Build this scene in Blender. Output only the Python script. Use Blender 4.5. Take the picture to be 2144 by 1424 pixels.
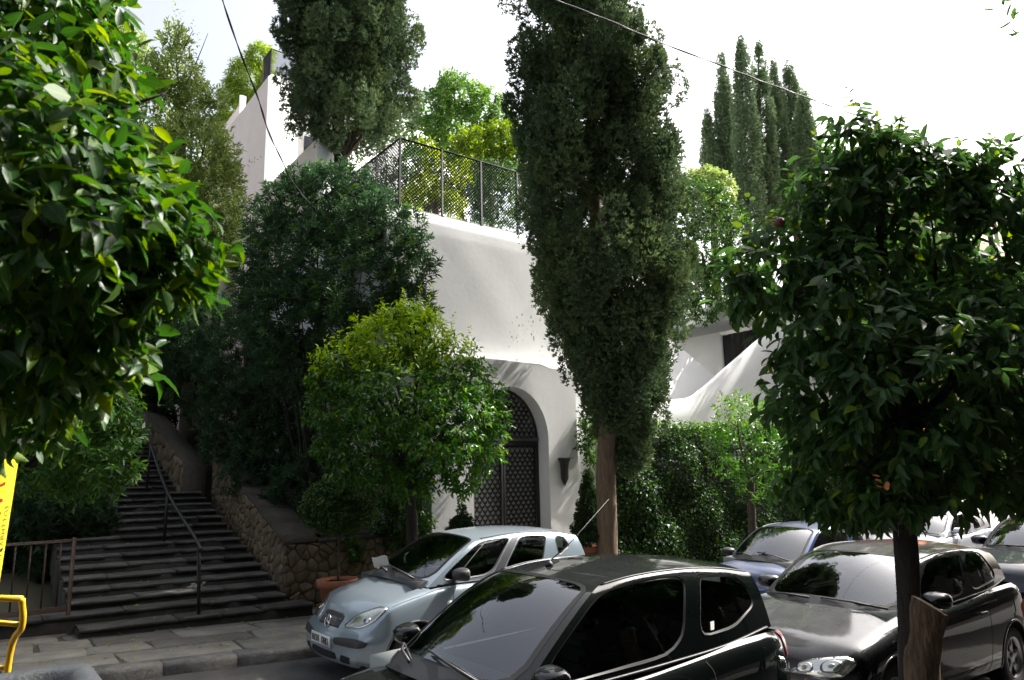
import bpy, math, random
import numpy as np
from mathutils import Vector, Matrix
from mathutils.bvhtree import BVHTree
for o in list(bpy.data.objects): bpy.data.objects.remove(o)
rng = np.random.default_rng(7); random.seed(7)
S = bpy.context.scene
COL = S.collection
R = math.radians
# ------------------------------------------------------------------ camera
EYE = 2.14; FPX = 1510.0; PW, PH = 2144, 1424
YAW, PITCH, ROLL = R(37.4), R(10.44), R(-1.29)
FW = np.array([math.sin(YAW)*math.cos(PITCH), math.cos(YAW)*math.cos(PITCH), math.sin(PITCH)])
_r = np.array([math.cos(YAW), -math.sin(YAW), 0.0]); _u = np.cross(_r, FW)
RT = math.cos(ROLL)*_r+math.sin(ROLL)*_u; UP = -math.sin(ROLL)*_r+math.cos(ROLL)*_u
CP = np.array([0, 0, EYE])
def ray(x, y): return RT*(x-PW/2)/FPX+UP*(PH/2-y)/FPX+FW
def pt(x, y, d): return CP+ray(x, y)*d                       # point at depth d
def aty(x, y, Y): v = ray(x, y); return CP+v*(Y/v[1])         # point on the plane Y
def proj(P):
    d = np.asarray(P, float)-CP; z = d@FW
    return PW/2+FPX*(d@RT)/z, PH/2-FPX*(d@UP)/z, z
cam = bpy.data.cameras.new('camera'); camo = bpy.data.objects.new('camera', cam); COL.objects.link(camo)
M = Matrix(((RT[0], UP[0], -FW[0], 0), (RT[1], UP[1], -FW[1], 0), (RT[2], UP[2], -FW[2], EYE), (0, 0, 0, 1)))
camo.matrix_world = M
cam.sensor_width = 36; cam.lens = 36*FPX/PW; cam.clip_end = 3000; cam.clip_start = 0.05
cam.dof.use_dof = True; cam.dof.focus_distance = 12.0; cam.dof.aperture_fstop = 5.6
S.camera = camo
S.render.resolution_x = 1024; S.render.resolution_y = 680
# ------------------------------------------------------------------ light
SUN = np.array([0.80, -0.10, 0.80]); SUN /= np.linalg.norm(SUN)    # towards the sun
w = bpy.data.worlds.new('World'); S.world = w; w.use_nodes = True
nt = w.node_tree; bg = nt.nodes['Background']
sky = nt.nodes.new('ShaderNodeTexSky'); sky.sky_type = 'NISHITA'; sky.sun_disc = False
sky.sun_elevation = math.asin(SUN[2]); sky.sun_rotation = math.atan2(SUN[0], SUN[1])
sky.air_density = 1.0; sky.dust_density = 8.0; sky.ozone_density = 1.0; sky.altitude = 100
hz = nt.nodes.new('ShaderNodeHueSaturation'); hz.inputs['Saturation'].default_value = .45; hz.inputs['Value'].default_value = 1.1   # milky haze
nt.links.new(sky.outputs[0], hz.inputs['Color']); nt.links.new(hz.outputs[0], bg.inputs[0]); bg.inputs[1].default_value = 0.15
sl = bpy.data.lights.new('sun', 'SUN'); sl.energy = 3.9; sl.angle = R(0.5); sl.color = (1, .965, .91)
so = bpy.data.objects.new('sun', sl); COL.objects.link(so); so.location = (20, -5, 30)
so.rotation_euler = Vector(SUN).to_track_quat('Z', 'Y').to_euler()
S.view_settings.view_transform = 'Standard'; S.view_settings.look = 'None'
S.view_settings.exposure = 1.2; S.view_settings.gamma = 1.0; S.view_settings.use_curve_mapping = False
try:
    S.cycles.max_bounces = 10; S.cycles.transparent_max_bounces = 24; S.cycles.transmission_bounces = 6; S.cycles.use_denoising = True
except Exception: pass
G = -0.021                                                    # the street falls gently to the right
def gz(x): return G*x
# ------------------------------------------------------------------ materials
MATS = {}
def _new(name):
    m = bpy.data.materials.new(name); m.use_nodes = True; MATS[name] = m
    n = m.node_tree.nodes; return m, n, m.node_tree.links, n['Principled BSDF']
def mat(name, col, rough=.6, metal=0., var=.0, scale=6., bump=0., bscale=30., col2=None, spec=.5, coat=0., detail=5., stretch=(1, 1, 1), coat_rough=.05):
    """principled with a two-tone object-space noise and a fine bump"""
    m, n, l, b = _new(name)
    b.inputs['Roughness'].default_value = rough; b.inputs['Metallic'].default_value = metal
    b.inputs['Specular IOR Level'].default_value = spec
    b.inputs['Coat Weight'].default_value = coat; b.inputs['Coat Roughness'].default_value = coat_rough
    b.inputs['Base Color'].default_value = (*col, 1)
    tc = n.new('ShaderNodeTexCoord'); mp = n.new('ShaderNodeMapping'); mp.inputs['Scale'].default_value = stretch
    l.new(tc.outputs['Object'], mp.inputs['Vector'])
    if col2 is not None:
        nz = n.new('ShaderNodeTexNoise'); nz.inputs['Scale'].default_value = scale; nz.inputs['Detail'].default_value = detail; nz.inputs['Roughness'].default_value = .65
        l.new(mp.outputs[0], nz.inputs['Vector'])
        rp = n.new('ShaderNodeValToRGB'); e = rp.color_ramp.elements
        e[0].position = .35; e[0].color = (*col, 1); e[1].position = .68; e[1].color = (*col2, 1)
        l.new(nz.outputs['Fac'], rp.inputs[0])
        oi = n.new('ShaderNodeObjectInfo'); hs = n.new('ShaderNodeHueSaturation'); mr = n.new('ShaderNodeMapRange')
        mr.inputs[3].default_value = 1-var; mr.inputs[4].default_value = 1+var
        l.new(oi.outputs['Random'], mr.inputs[0]); l.new(mr.outputs[0], hs.inputs['Value']); l.new(rp.outputs[0], hs.inputs['Color'])
        l.new(hs.outputs[0], b.inputs['Base Color'])
    if bump:
        n2 = n.new('ShaderNodeTexNoise'); n2.inputs['Scale'].default_value = bscale; n2.inputs['Detail'].default_value = 6
        l.new(mp.outputs[0], n2.inputs['Vector'])
        bp = n.new('ShaderNodeBump'); bp.inputs['Strength'].default_value = bump; bp.inputs['Distance'].default_value = .02
        l.new(n2.outputs['Fac'], bp.inputs['Height']); l.new(bp.outputs[0], b.inputs['Normal'])
    return m
def leafmat(name, dark, mid, young, trans=.35, rough=.38, spec=.5):
    """leaf: glossy front + translucency; the 'tint' attribute runs old -> young"""
    dark, mid, young = (tuple(min(.6, c*k) for c in col) for col, k in ((dark, 1.4), (mid, 1.35), (young, 1.1)))
    m, n, l, b = _new(name); out = n['Material Output']
    at = n.new('ShaderNodeAttribute'); at.attribute_name = 'tint'
    rp = n.new('ShaderNodeValToRGB'); e = rp.color_ramp.elements
    e[0].position = 0; e[0].color = (*dark, 1); e[1].position = 1; e[1].color = (*young, 1)
    q = rp.color_ramp.elements.new(.55); q.color = (*mid, 1)
    l.new(at.outputs['Fac'], rp.inputs[0])
    ar_ = n.new('ShaderNodeAttribute'); ar_.attribute_name = 'rib'; rm = n.new('ShaderNodeMapRange'); rm.inputs[1].default_value = .80; rm.inputs[2].default_value = 1.0; rm.inputs[4].default_value = .5; l.new(ar_.outputs['Fac'], rm.inputs[0])
    ge = n.new('ShaderNodeNewGeometry'); mb_ = n.new('ShaderNodeMath'); mb_.operation = 'MULTIPLY_ADD'; mb_.inputs[1].default_value = .22; l.new(ge.outputs['Backfacing'], mb_.inputs[0]); l.new(rm.outputs[0], mb_.inputs[2])
    pale = n.new('ShaderNodeMix'); pale.data_type = 'RGBA'; pale.inputs[7].default_value = (.22, .30, .12, 1); l.new(mb_.outputs[0], pale.inputs[0]); l.new(rp.outputs[0], pale.inputs[6]); l.new(pale.outputs[2], b.inputs['Base Color'])
    b.inputs['Roughness'].default_value = rough; b.inputs['Specular IOR Level'].default_value = spec
    tr = n.new('ShaderNodeBsdfTranslucent'); hs = n.new('ShaderNodeHueSaturation')
    hs.inputs['Hue'].default_value = .485; hs.inputs['Saturation'].default_value = 1.15; hs.inputs['Value'].default_value = 1.6
    l.new(rp.outputs[0], hs.inputs['Color']); l.new(hs.outputs[0], tr.inputs['Color'])
    mx = n.new('ShaderNodeMixShader'); mx.inputs[0].default_value = trans
    l.new(b.outputs[0], mx.inputs[1]); l.new(tr.outputs[0], mx.inputs[2]); l.new(mx.outputs[0], out.inputs['Surface'])
    return m
def glassmat(name, tint, refl=1.0, rough=.01, ior=None):
    m, n, l, b = _new(name); out = n['Material Output']; n.remove(b)
    tp = n.new('ShaderNodeBsdfTransparent'); tp.inputs[0].default_value = (*tint, 1)
    gl = n.new('ShaderNodeBsdfGlossy'); gl.inputs['Roughness'].default_value = rough; gl.inputs[0].default_value = (.95, .97, 1, 1)
    fr = n.new('ShaderNodeFresnel'); fr.inputs[0].default_value = ior or 1.0+.55*refl
    mx = n.new('ShaderNodeMixShader'); l.new(fr.outputs[0], mx.inputs[0]); l.new(tp.outputs[0], mx.inputs[1]); l.new(gl.outputs[0], mx.inputs[2])
    l.new(mx.outputs[0], out.inputs['Surface']); return m
def paintmat(name, col, metal=.0, dust=.25, dustcol=(.30, .29, .27), rough=.35):
    """car paint under clear coat, with settled dust on the faces that look up"""
    m, n, l, b = _new(name)
    b.inputs['Metallic'].default_value = metal; b.inputs['Roughness'].default_value = rough
    b.inputs['Coat Weight'].default_value = 1.0; b.inputs['Specular IOR Level'].default_value = .0
    ge = n.new('ShaderNodeNewGeometry'); sx = n.new('ShaderNodeSeparateXYZ'); l.new(ge.outputs['Normal'], sx.inputs[0])
    tc = n.new('ShaderNodeTexCoord'); nz = n.new('ShaderNodeTexNoise'); nz.inputs['Scale'].default_value = 5; nz.inputs['Detail'].default_value = 9; nz.inputs['Roughness'].default_value = .7
    l.new(tc.outputs['Object'], nz.inputs['Vector'])
    sp = n.new('ShaderNodeTexVoronoi'); sp.inputs['Scale'].default_value = 26; l.new(tc.outputs['Object'], sp.inputs['Vector'])
    sr = n.new('ShaderNodeMapRange'); sr.inputs[1].default_value = .09; sr.inputs[2].default_value = .03; l.new(sp.outputs['Distance'], sr.inputs[0])
    mr = n.new('ShaderNodeMapRange'); mr.inputs[1].default_value = .25; mr.inputs[2].default_value = .95; mr.inputs[4].default_value = dust; l.new(sx.outputs['Z'], mr.inputs[0])
    mu = n.new('ShaderNodeMath'); mu.operation = 'MULTIPLY'; mu.use_clamp = True
    ma = n.new('ShaderNodeMath'); ma.operation = 'MULTIPLY_ADD'; ma.inputs[1].default_value = 1.2; ma.inputs[2].default_value = .35; l.new(nz.outputs['Fac'], ma.inputs[0])
    l.new(mr.outputs[0], mu.inputs[0]); l.new(ma.outputs[0], mu.inputs[1])
    ms = n.new('ShaderNodeMath'); ms.operation = 'MULTIPLY'; l.new(sr.outputs[0], ms.inputs[0]); l.new(mr.outputs[0], ms.inputs[1])
    md = n.new('ShaderNodeMath'); md.operation = 'MAXIMUM'; l.new(mu.outputs[0], md.inputs[0]); l.new(ms.outputs[0], md.inputs[1])
    mix = n.new('ShaderNodeMix'); mix.data_type = 'RGBA'; mix.inputs[6].default_value = (*col, 1); mix.inputs[7].default_value = (*dustcol, 1)
    l.new(md.outputs[0], mix.inputs[0]); l.new(mix.outputs[2], b.inputs['Base Color'])
    cr = n.new('ShaderNodeMapRange'); cr.inputs[3].default_value = .02; cr.inputs[4].default_value = .22; l.new(md.outputs[0], cr.inputs[0]); l.new(cr.outputs[0], b.inputs['Coat Roughness'])
    return m
mat('stucco_white', (.81, .81, .80), .85, col2=(.765, .765, .755), scale=1.3, bump=.13, bscale=9, detail=8)
mat('stucco_pink', (.82, .70, .63), .85, col2=(.76, .64, .57), scale=1.0, bump=.3, bscale=8)
mat('asphalt', (.060, .058, .055), .9, col2=(.10, .095, .09), scale=3, bump=.6, bscale=160)
mat('flag', (.16, .15, .13), .75, col2=(.25, .235, .20), scale=3, var=.38, bump=.5, bscale=24)
mat('joint', (.09, .08, .065), .95, col2=(.13, .11, .085), scale=12, bump=.5, bscale=60)
mat('kerb', (.23, .225, .21), .8, col2=(.11, .105, .095), scale=7, var=.12, bump=.6, bscale=26)
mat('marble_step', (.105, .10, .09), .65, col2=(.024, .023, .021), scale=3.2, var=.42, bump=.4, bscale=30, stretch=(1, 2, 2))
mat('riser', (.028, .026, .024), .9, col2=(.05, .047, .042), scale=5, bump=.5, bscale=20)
mat('rubble', (.21, .155, .095), .85, col2=(.11, .085, .055), scale=6, var=.30, bump=.8, bscale=18)
mat('mortar', (.085, .072, .056), .95, col2=(.12, .105, .085), scale=9, bump=.6, bscale=40)
mat('soil', (.045, .036, .026), .95, col2=(.075, .06, .042), scale=6, bump=.6, bscale=30)
mat('hill', (.06, .06, .035), .95, col2=(.10, .09, .055), scale=.5, bump=.6, bscale=5)
mat('bark', (.13, .10, .075), .9, col2=(.065, .05, .038), scale=9, bump=1., bscale=22, stretch=(3, 3, .5))
mat('bark_cypress', (.28, .205, .14), .9, col2=(.16, .115, .08), scale=7, bump=1., bscale=26, stretch=(3, 3, .35))
mat('bark_dark', (.05, .042, .036), .9, col2=(.03, .025, .022), scale=9, bump=1., bscale=22, stretch=(3, 3, .5))
mat('log', (.24, .155, .085), .85, col2=(.04, .03, .022), scale=9, bump=1., bscale=22, stretch=(3, 3, .6))
mat('log_end', (.30, .22, .13), .85, col2=(.18, .12, .07), scale=12, bump=.4)
mat('terracotta', (.40, .16, .08), .8, col2=(.32, .125, .07), scale=6, bump=.3)
mat('iron_black', (.012, .012, .013), .45, spec=.5, bump=.1)
mat('rail_black', (.016, .016, .017), .35, bump=.1, col2=(.03, .028, .026), scale=20)
mat('rail_brown', (.060, .034, .026), .6, col2=(.09, .05, .036), scale=20)
mat('fence_grey', (.045, .045, .048), .8, spec=.15, metal=.0, col2=(.028, .028, .03), scale=10)
mat('lamp_iron', (.035, .034, .034), .6, bump=.2)
mat('yellow_metal', (.72, .43, .015), .38, col2=(.60, .33, .012), scale=14, bump=.1)
mat('yellow_print', (.80, .66, .02), .5, col2=(.76, .62, .03), scale=5)
mat('red_print', (.42, .02, .02), .5)
mat('black_print', (.02, .02, .02), .5)
mat('bin_plastic', (.030, .034, .038), .5, col2=(.055, .06, .065), scale=9, bump=.3, bscale=60)
mat('orange_metal', (.36, .07, .025), .5, col2=(.26, .05, .02), scale=14)
mat('cable', (.03, .03, .034), .6)
mat('orange_wall', (.52, .20, .075), .85, col2=(.46, .17, .065), scale=1.5, bump=.3)
mat('cream_wall', (.60, .50, .32), .85, col2=(.54, .44, .28), scale=1.2, bump=.3)
mat('plinth', (.50, .47, .42), .7, col2=(.40, .38, .34), scale=3, var=.08, bump=.25)
mat('near_wall', (.085, .08, .072), .85, col2=(.065, .06, .055), scale=1.2)
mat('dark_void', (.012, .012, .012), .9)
mat('window_dark', (.02, .022, .024), .08, spec=.8)
mat('rubber', (.018, .018, .018), .8, bump=.2, bscale=80)
mat('plastic', (.028, .028, .03), .5, bump=.15, bscale=150)
mat('trim_grey', (.10, .10, .105), .55)
mat('chrome', (.75, .75, .76), .12, metal=1)
mat('alloy', (.42, .42, .43), .35, metal=.9)
mat('reflector', (.82, .82, .80), .16, metal=.9)
mat('tail_red', (.22, .012, .012), .15, coat=1)
mat('amber', (.55, .20, .05), .2, coat=1)
mat('lamp_clear', (.75, .74, .70), .12, coat=1)
mat('seat', (.030, .031, .034), .9, col2=(.045, .046, .05), scale=60)
mat('seat_grey', (.10, .105, .11), .9, col2=(.13, .135, .14), scale=60)
mat('dash', (.05, .052, .055), .75)
mat('flaked', (.42, .41, .39), .9, col2=(.30, .29, .27), scale=20)
mat('dash_grey', (.24, .26, .25), .7)
mat('wall_cap', (.075, .062, .045), .95, col2=(.04, .036, .026), scale=5, bump=.8, bscale=22)
mat('seal', (.006, .006, .006), .5)
mat('near_paving', (.055, .052, .047), .9, col2=(.085, .08, .07), scale=2, bump=.4)
mat('paper', (.82, .82, .80), .7)
mat('plate_white', (.70, .70, .68), .45)
mat('fruit', (.13, .045, .02), .55)
glassmat('glass_wind', (.66, .75, .71), ior=2.2)
glassmat('glass_side', (.55, .63, .60), ior=1.75)
glassmat('glass_dark', (.52, .58, .55), ior=1.6)
glassmat('lens', (.93, .93, .90), .6)
glassmat('glass_house', (.5, .55, .55), 1.0)
paintmat('paint_silver', (.29, .355, .41), .5, .20, (.38, .38, .37), .30)
paintmat('paint_green', (.003, .0046, .0046), .0, .13, (.12, .12, .115), .5)
paintmat('paint_black', (.002, .002, .003), .0, .36, (.20, .20, .205), .45)
paintmat('paint_blue', (.045, .075, .19), .4, .50, (.26, .27, .31), .28)
paintmat('paint_white', (.62, .64, .70), .35, .15, (.5, .5, .5), .3)
paintmat('paint_navy', (.006, .008, .018), .0, .22, (.14, .14, .15), .45)
leafmat('leaf_near', (.010, .036, .008), (.024, .075, .012), (.17, .25, .012), .38, .42, .35)
leafmat('leaf_orange', (.014, .055, .010), (.034, .115, .015), (.36, .52, .015), .40, .32)
leafmat('leaf_right', (.020, .048, .016), (.042, .095, .026), (.20, .30, .03), .42, .5, .28)
leafmat('leaf_oleander', (.020, .046, .022), (.042, .092, .038), (.11, .22, .045), .30, .45)
leafmat('leaf_olive', (.10, .15, .055), (.19, .26, .085), (.38, .43, .13), .40, .42)
leafmat('leaf_bush', (.018, .065, .014), (.045, .135, .022), (.16, .28, .03), .36, .32)
leafmat('leaf_hedge', (.010, .030, .008), (.024, .070, .015), (.14, .28, .025), .32, .42, .3)
leafmat('leaf_yellow', (.045, .085, .014), (.10, .17, .02), (.34, .42, .03), .42, .4)
leafmat('leaf_back', (.030, .075, .020), (.065, .15, .03), (.17, .27, .05), .42, .4)
leafmat('leaf_ball', (.012, .038, .007), (.026, .070, .010), (.10, .17, .015), .30, .4)
leafmat('leaf_bamboo', (.085, .15, .025), (.17, .26, .035), (.32, .42, .06), .45, .5)
leafmat('needle', (.040, .062, .034), (.066, .105, .048), (.13, .18, .07), .18, .7, .2)
leafmat('needle_slim', (.085, .125, .075), (.125, .18, .10), (.18, .25, .13), .2, .7, .2)
leafmat('needle_cone', (.010, .026, .012), (.018, .044, .017), (.04, .075, .02), .18, .6, .25)
# ------------------------------------------------------------------ mesh helpers
def link(name, me, mats, parent=None, loc=(0, 0, 0)):
    o = bpy.data.objects.new(name, me); COL.objects.link(o)
    for m in ([mats] if isinstance(mats, str) else mats): me.materials.append(MATS[m])
    if parent is not None: o.parent = parent
    o.location = loc; return o
def mesh_np(V, F, smooth=True):
    """V (n,3) ; F list of lists or (m,k) array"""
    me = bpy.data.meshes.new('mesh'); V = np.asarray(V, dtype=np.float32)
    if isinstance(F, np.ndarray):
        k = F.shape[1]; flat = F.ravel().astype(np.int32); tot = np.full(len(F), k, np.int32)
    else:
        tot = np.array([len(f) for f in F], np.int32); flat = np.array([i for f in F for i in f], np.int32)
    st = np.concatenate([[0], np.cumsum(tot)[:-1]]).astype(np.int32)
    me.vertices.add(len(V)); me.vertices.foreach_set('co', V.ravel())
    me.loops.add(len(flat)); me.loops.foreach_set('vertex_index', flat)
    me.polygons.add(len(tot)); me.polygons.foreach_set('loop_start', st); me.polygons.foreach_set('loop_total', tot)
    if smooth: me.polygons.foreach_set('use_smooth', np.ones(len(tot), bool))
    me.update(calc_edges=True); return me
class MB:
    def __init__(s): s.V = []; s.F = []; s.n = 0
    def add(s, V, F):
        V = np.asarray(V, float).reshape(-1, 3); s.V.append(V); s.F += [[i+s.n for i in f] for f in F]; s.n += len(V); return s
    def box(s, a, b, bev=0.0):
        a, b = np.minimum(a, b).astype(float), np.maximum(a, b).astype(float)
        if bev <= 0:
            V = [(x, y, z) for z in (a[2], b[2]) for y in (a[1], b[1]) for x in (a[0], b[0])]
            return s.add(V, [(0, 2, 3, 1), (4, 5, 7, 6), (0, 1, 5, 4), (2, 6, 7, 3), (0, 4, 6, 2), (1, 3, 7, 5)])
        V = []; F = []
        c = (a+b)/2; h = (b-a)/2; bev = min(bev, *(h*.98)); ids = {}
        for sx in (-1, 1):
            for sy in (-1, 1):
                for sz in (-1, 1):
                    for ax in range(3):
                        p = h-bev; p = p.copy(); p[ax] = h[ax]
                        ids[(sx, sy, sz, ax)] = len(V); V.append(c+p*np.array([sx, sy, sz]))
        for ax in range(3):
            o1, o2 = [k for k in range(3) if k != ax]
            for sg in (-1, 1):
                q = []
                for s1, s2 in ((-1, -1), (1, -1), (1, 1), (-1, 1)):
                    k = [0, 0, 0]; k[ax] = sg; k[o1] = s1; k[o2] = s2; q.append(ids[(*k, ax)])
                F.append(q)
            for s1 in (-1, 1):
                for s2 in (-1, 1):
                    q = []
                    for sg, axx in ((-1, o1), (1, o1), (1, o2), (-1, o2)):
                        k = [0, 0, 0]; k[ax] = sg; k[o1] = s1; k[o2] = s2; q.append(ids[(*k, axx)])
                    F.append(q)
        for sx in (-1, 1):
            for sy in (-1, 1):
                for sz in (-1, 1): F.append([ids[(sx, sy, sz, k)] for k in range(3)])
        return s.add(V, F)
    def tube(s, P, rad, seg=8, cap=True):
        P = np.asarray(P, float); n = len(P); rad = np.broadcast_to(np.asarray(rad, float), (n,))
        T = np.gradient(P, axis=0); T /= np.linalg.norm(T, axis=1)[:, None]+1e-9
        ref = np.array([0, 0, 1.]) if abs(T[0, 2]) < .9 else np.array([1., 0, 0])
        V = []; a = np.arange(seg)*2*math.pi/seg
        x = np.cross(T[0], ref); x /= np.linalg.norm(x)
        for i in range(n):
            x = x-T[i]*(x@T[i]); x /= np.linalg.norm(x)+1e-9; y = np.cross(T[i], x)
            V.append(P[i]+rad[i]*(np.cos(a)[:, None]*x+np.sin(a)[:, None]*y))
        F = [(i*seg+k, i*seg+(k+1) % seg, (i+1)*seg+(k+1) % seg, (i+1)*seg+k) for i in range(n-1) for k in range(seg)]
        if cap: F += [list(range(seg))[::-1], [(n-1)*seg+k for k in range(seg)]]
        return s.add(np.concatenate(V), F)
    def lathe(s, prof, c=(0, 0, 0), seg=24, axis='z', cap=True):
        V = []; a = np.arange(seg)*2*math.pi/seg
        for r, h in prof:
            p = np.stack([r*np.cos(a), r*np.sin(a), np.full(seg, h)], 1)
            if axis == 'y': p = p[:, [0, 2, 1]]
            if axis == 'x': p = p[:, [2, 0, 1]]
            V.append(p+np.asarray(c))
        n = len(prof)
        F = [(i*seg+k, i*seg+(k+1) % seg, (i+1)*seg+(k+1) % seg, (i+1)*seg+k) for i in range(n-1) for k in range(seg)]
        if cap: F += [list(range(seg))[::-1], [(n-1)*seg+k for k in range(seg)]]
        return s.add(np.concatenate(V), F)
    def prism(s, poly, f0, f1):
        """poly: list of 2d points; f0/f1 map a 2d point to 3d for the two faces"""
        n = len(poly); V = [f0(p) for p in poly]+[f1(p) for p in poly]
        return s.add(V, [list(range(n))[::-1], list(range(n, 2*n))]+[(i, (i+1) % n, n+(i+1) % n, n+i) for i in range(n)])
    def grid(s, A):
        A = np.asarray(A, float); n, m = A.shape[:2]
        return s.add(A.reshape(-1, 3), [(i*m+j, i*m+j+1, (i+1)*m+j+1, (i+1)*m+j) for i in range(n-1) for j in range(m-1)])
    def build(s, name, mats, parent=None, smooth=False, loc=(0, 0, 0), off=None):
        V = np.concatenate(s.V)
        if off is not None: V = V-np.asarray(off, float)
        return link(name, mesh_np(V, s.F, smooth), mats, parent, loc)
def empty(name, loc=(0, 0, 0), rz=0):
    o = bpy.data.objects.new(name, None); COL.objects.link(o); o.location = loc; o.rotation_euler = (0, 0, rz); o.empty_display_size = .1; return o
def tag(o, label=None, cat=None, group=None, kind=None):
    if label: o['label'] = label
    if cat: o['category'] = cat
    if group: o['group'] = group
    if kind: o['kind'] = kind
    return o
def thing(name, loc, label, cat, group=None, rz=0): return tag(empty(name, [float(v) for v in loc], rz), label, cat, group)
def pchip(pts):
    p = sorted(pts); X = np.array([a for a, b in p], float); Y = np.array([b for a, b in p], float)
    h = np.diff(X); d = np.diff(Y)/h; m = np.zeros(len(X))
    if len(X) > 2:
        for i in range(1, len(X)-1):
            if d[i-1]*d[i] > 0:
                w1 = 2*h[i]+h[i-1]; w2 = h[i]+2*h[i-1]; m[i] = (w1+w2)/(w1/d[i-1]+w2/d[i])
    m[0] = d[0]; m[-1] = d[-1]
    def f(x):
        x = np.clip(np.asarray(x, float), X[0], X[-1]); i = np.clip(np.searchsorted(X, x)-1, 0, len(h)-1)
        t = (x-X[i])/h[i]
        return (1+2*t)*(1-t)**2*Y[i]+t*(1-t)**2*h[i]*m[i]+t*t*(3-2*t)*Y[i+1]+t*t*(t-1)*h[i]*m[i+1]
    return f
def crom(P, n):
    P = np.asarray(P, float); N = len(P); Q = np.vstack([2*P[0]-P[1], P, 2*P[-1]-P[-2]]); out = []
    for s in np.linspace(0, N-1, n):
        i = min(int(s), N-2); t = s-i; a, b, c, d = Q[i:i+4]
        out.append(.5*(2*b+(c-a)*t+(2*a-5*b+4*c-d)*t*t+(3*b-a-3*c+d)*t**3))
    return np.array(out)
def nrm(v): return v/(np.linalg.norm(v, axis=-1, keepdims=True)+1e-9)
# ------------------------------------------------------------------ foliage
def leaf_template(kind):
    if kind == 'big':
        st = [(.22, .40), (.48, .50), (.76, .33)]; V = [(0, 0, 0)]
        for t, s in st: V += [(t, s, .10*s-.10*t*t), (t, 0, -.10*t*t-.03), (t, -s, .10*s-.10*t*t)]
        V += [(1, 0, -.16)]
        F = [(0, 2, 1), (0, 3, 2)]
        for k in (1, 4): F += [(k, k+1, k+4), (k, k+4, k+3), (k+1, k+2, k+5), (k+1, k+5, k+4)]
        F += [(7, 8, 10), (8, 9, 10)]
    elif kind == 'mid':
        V = [(0, 0, 0), (.46, .5, .05), (.46, 0, -.06), (.46, -.5, .05), (1, 0, -.12)]
        F = [(0, 2, 1), (0, 3, 2), (1, 2, 4), (2, 3, 4)]
    else:
        V = [(0, 0, 0), (.5, .5, .06), (.5, -.5, .06), (1, 0, -.06)]; F = [(0, 2, 1), (1, 2, 3)]
    return np.array(V, float), np.array(F, int)
RIB = np.array([1, 0, 1, 0, 0, 1, 0, 0, 1, 0, 1], np.float32)
def frames(D, N):
    D = nrm(D); Sd = nrm(np.cross(N, D)); N2 = np.cross(D, Sd); return D, Sd, N2
def leaf_mesh(P, D, N, L, Wd, tint, kind):
    T, F = leaf_template(kind); D, Sd, N2 = frames(D, N); n = len(P); k = len(T)
    curl = rng.uniform(-.2, 2.6, n); bend = .18*rng.normal(size=n)
    V = P[:, None]+T[None, :, 0:1]*L[:, None, None]*D[:, None]+(T[None, :, 1:2]*Wd[:, None, None]+(T[None, :, 0:1]**2)*(bend*L)[:, None, None])*Sd[:, None]+T[None, :, 2:3]*(L*curl)[:, None, None]*N2[:, None]
    FF = (F[None]+(np.arange(n)*k)[:, None, None]).reshape(-1, 3)
    me = mesh_np(V.reshape(-1, 3), FF, smooth=(kind == 'big'))
    a = me.attributes.new('tint', 'FLOAT', 'POINT'); a.data.foreach_set('value', np.repeat(tint, k).astype(np.float32))
    if kind == 'big': a = me.attributes.new('rib', 'FLOAT', 'POINT'); a.data.foreach_set('value', np.tile(RIB, n))
    return me
def unit(n): return nrm(rng.normal(size=(n, 3)))
def clusters(lobes, n, shell=(.72, 1.04), bottom=-1.):
    """twig tips spread over the outer part of overlapping lobes: positions and outward directions"""
    C = np.array([l[0] for l in lobes]); Rr = np.array([np.broadcast_to(l[1], 3) for l in lobes], float)
    ar = (Rr.prod(1))**(2/3); pick = rng.choice(len(lobes), n*3, p=ar/ar.sum())
    d = unit(n*3); rad = rng.uniform(*shell, n*3); lump = 1+.10*np.sin(d[:, 0]*7+pick*1.7)*np.sin(d[:, 1]*6+pick)*np.sin(d[:, 2]*8)
    P = C[pick]+d*Rr[pick]*(rad*lump)[:, None]
    q = np.min(np.linalg.norm((P[:, None]-C[None])/Rr[None], axis=2), axis=1)
    keep = (q > .62) & (d[:, 2] > bottom)
    P, d = P[keep][:n], d[keep][:n]; return P, d
def sprigs(P, d, per, spread=1.0, length=.18, upb=.35, droop=.3):
    """leaves set spirally along a short twig at every tip"""
    n = len(P); ax = nrm(d+np.array([0, 0, upb])+.35*rng.normal(size=(n, 3)))
    a = nrm(np.cross(ax, rng.normal(size=(n, 3)))); b = np.cross(ax, a)
    k = np.arange(per); ph = k*2.4; t = (k+.5)/per
    PP = P[:, None]+ax[:, None]*((t-.6)*length)[None, :, None]
    rad = np.cos(ph)[None, :, None]*a[:, None]+np.sin(ph)[None, :, None]*b[:, None]
    DD = ax[:, None]*(.25+.7*t)[None, :, None]+rad*spread+.25*rng.normal(size=(n, per, 3))+np.array([0, 0, -droop])
    NN = nrm(ax[:, None]*.8+np.array([0, 0, .7])+.35*rng.normal(size=(n, per, 3)))
    return PP.reshape(-1, 3), nrm(DD.reshape(-1, 3)), NN.reshape(-1, 3)
_leafobj = {}
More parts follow.
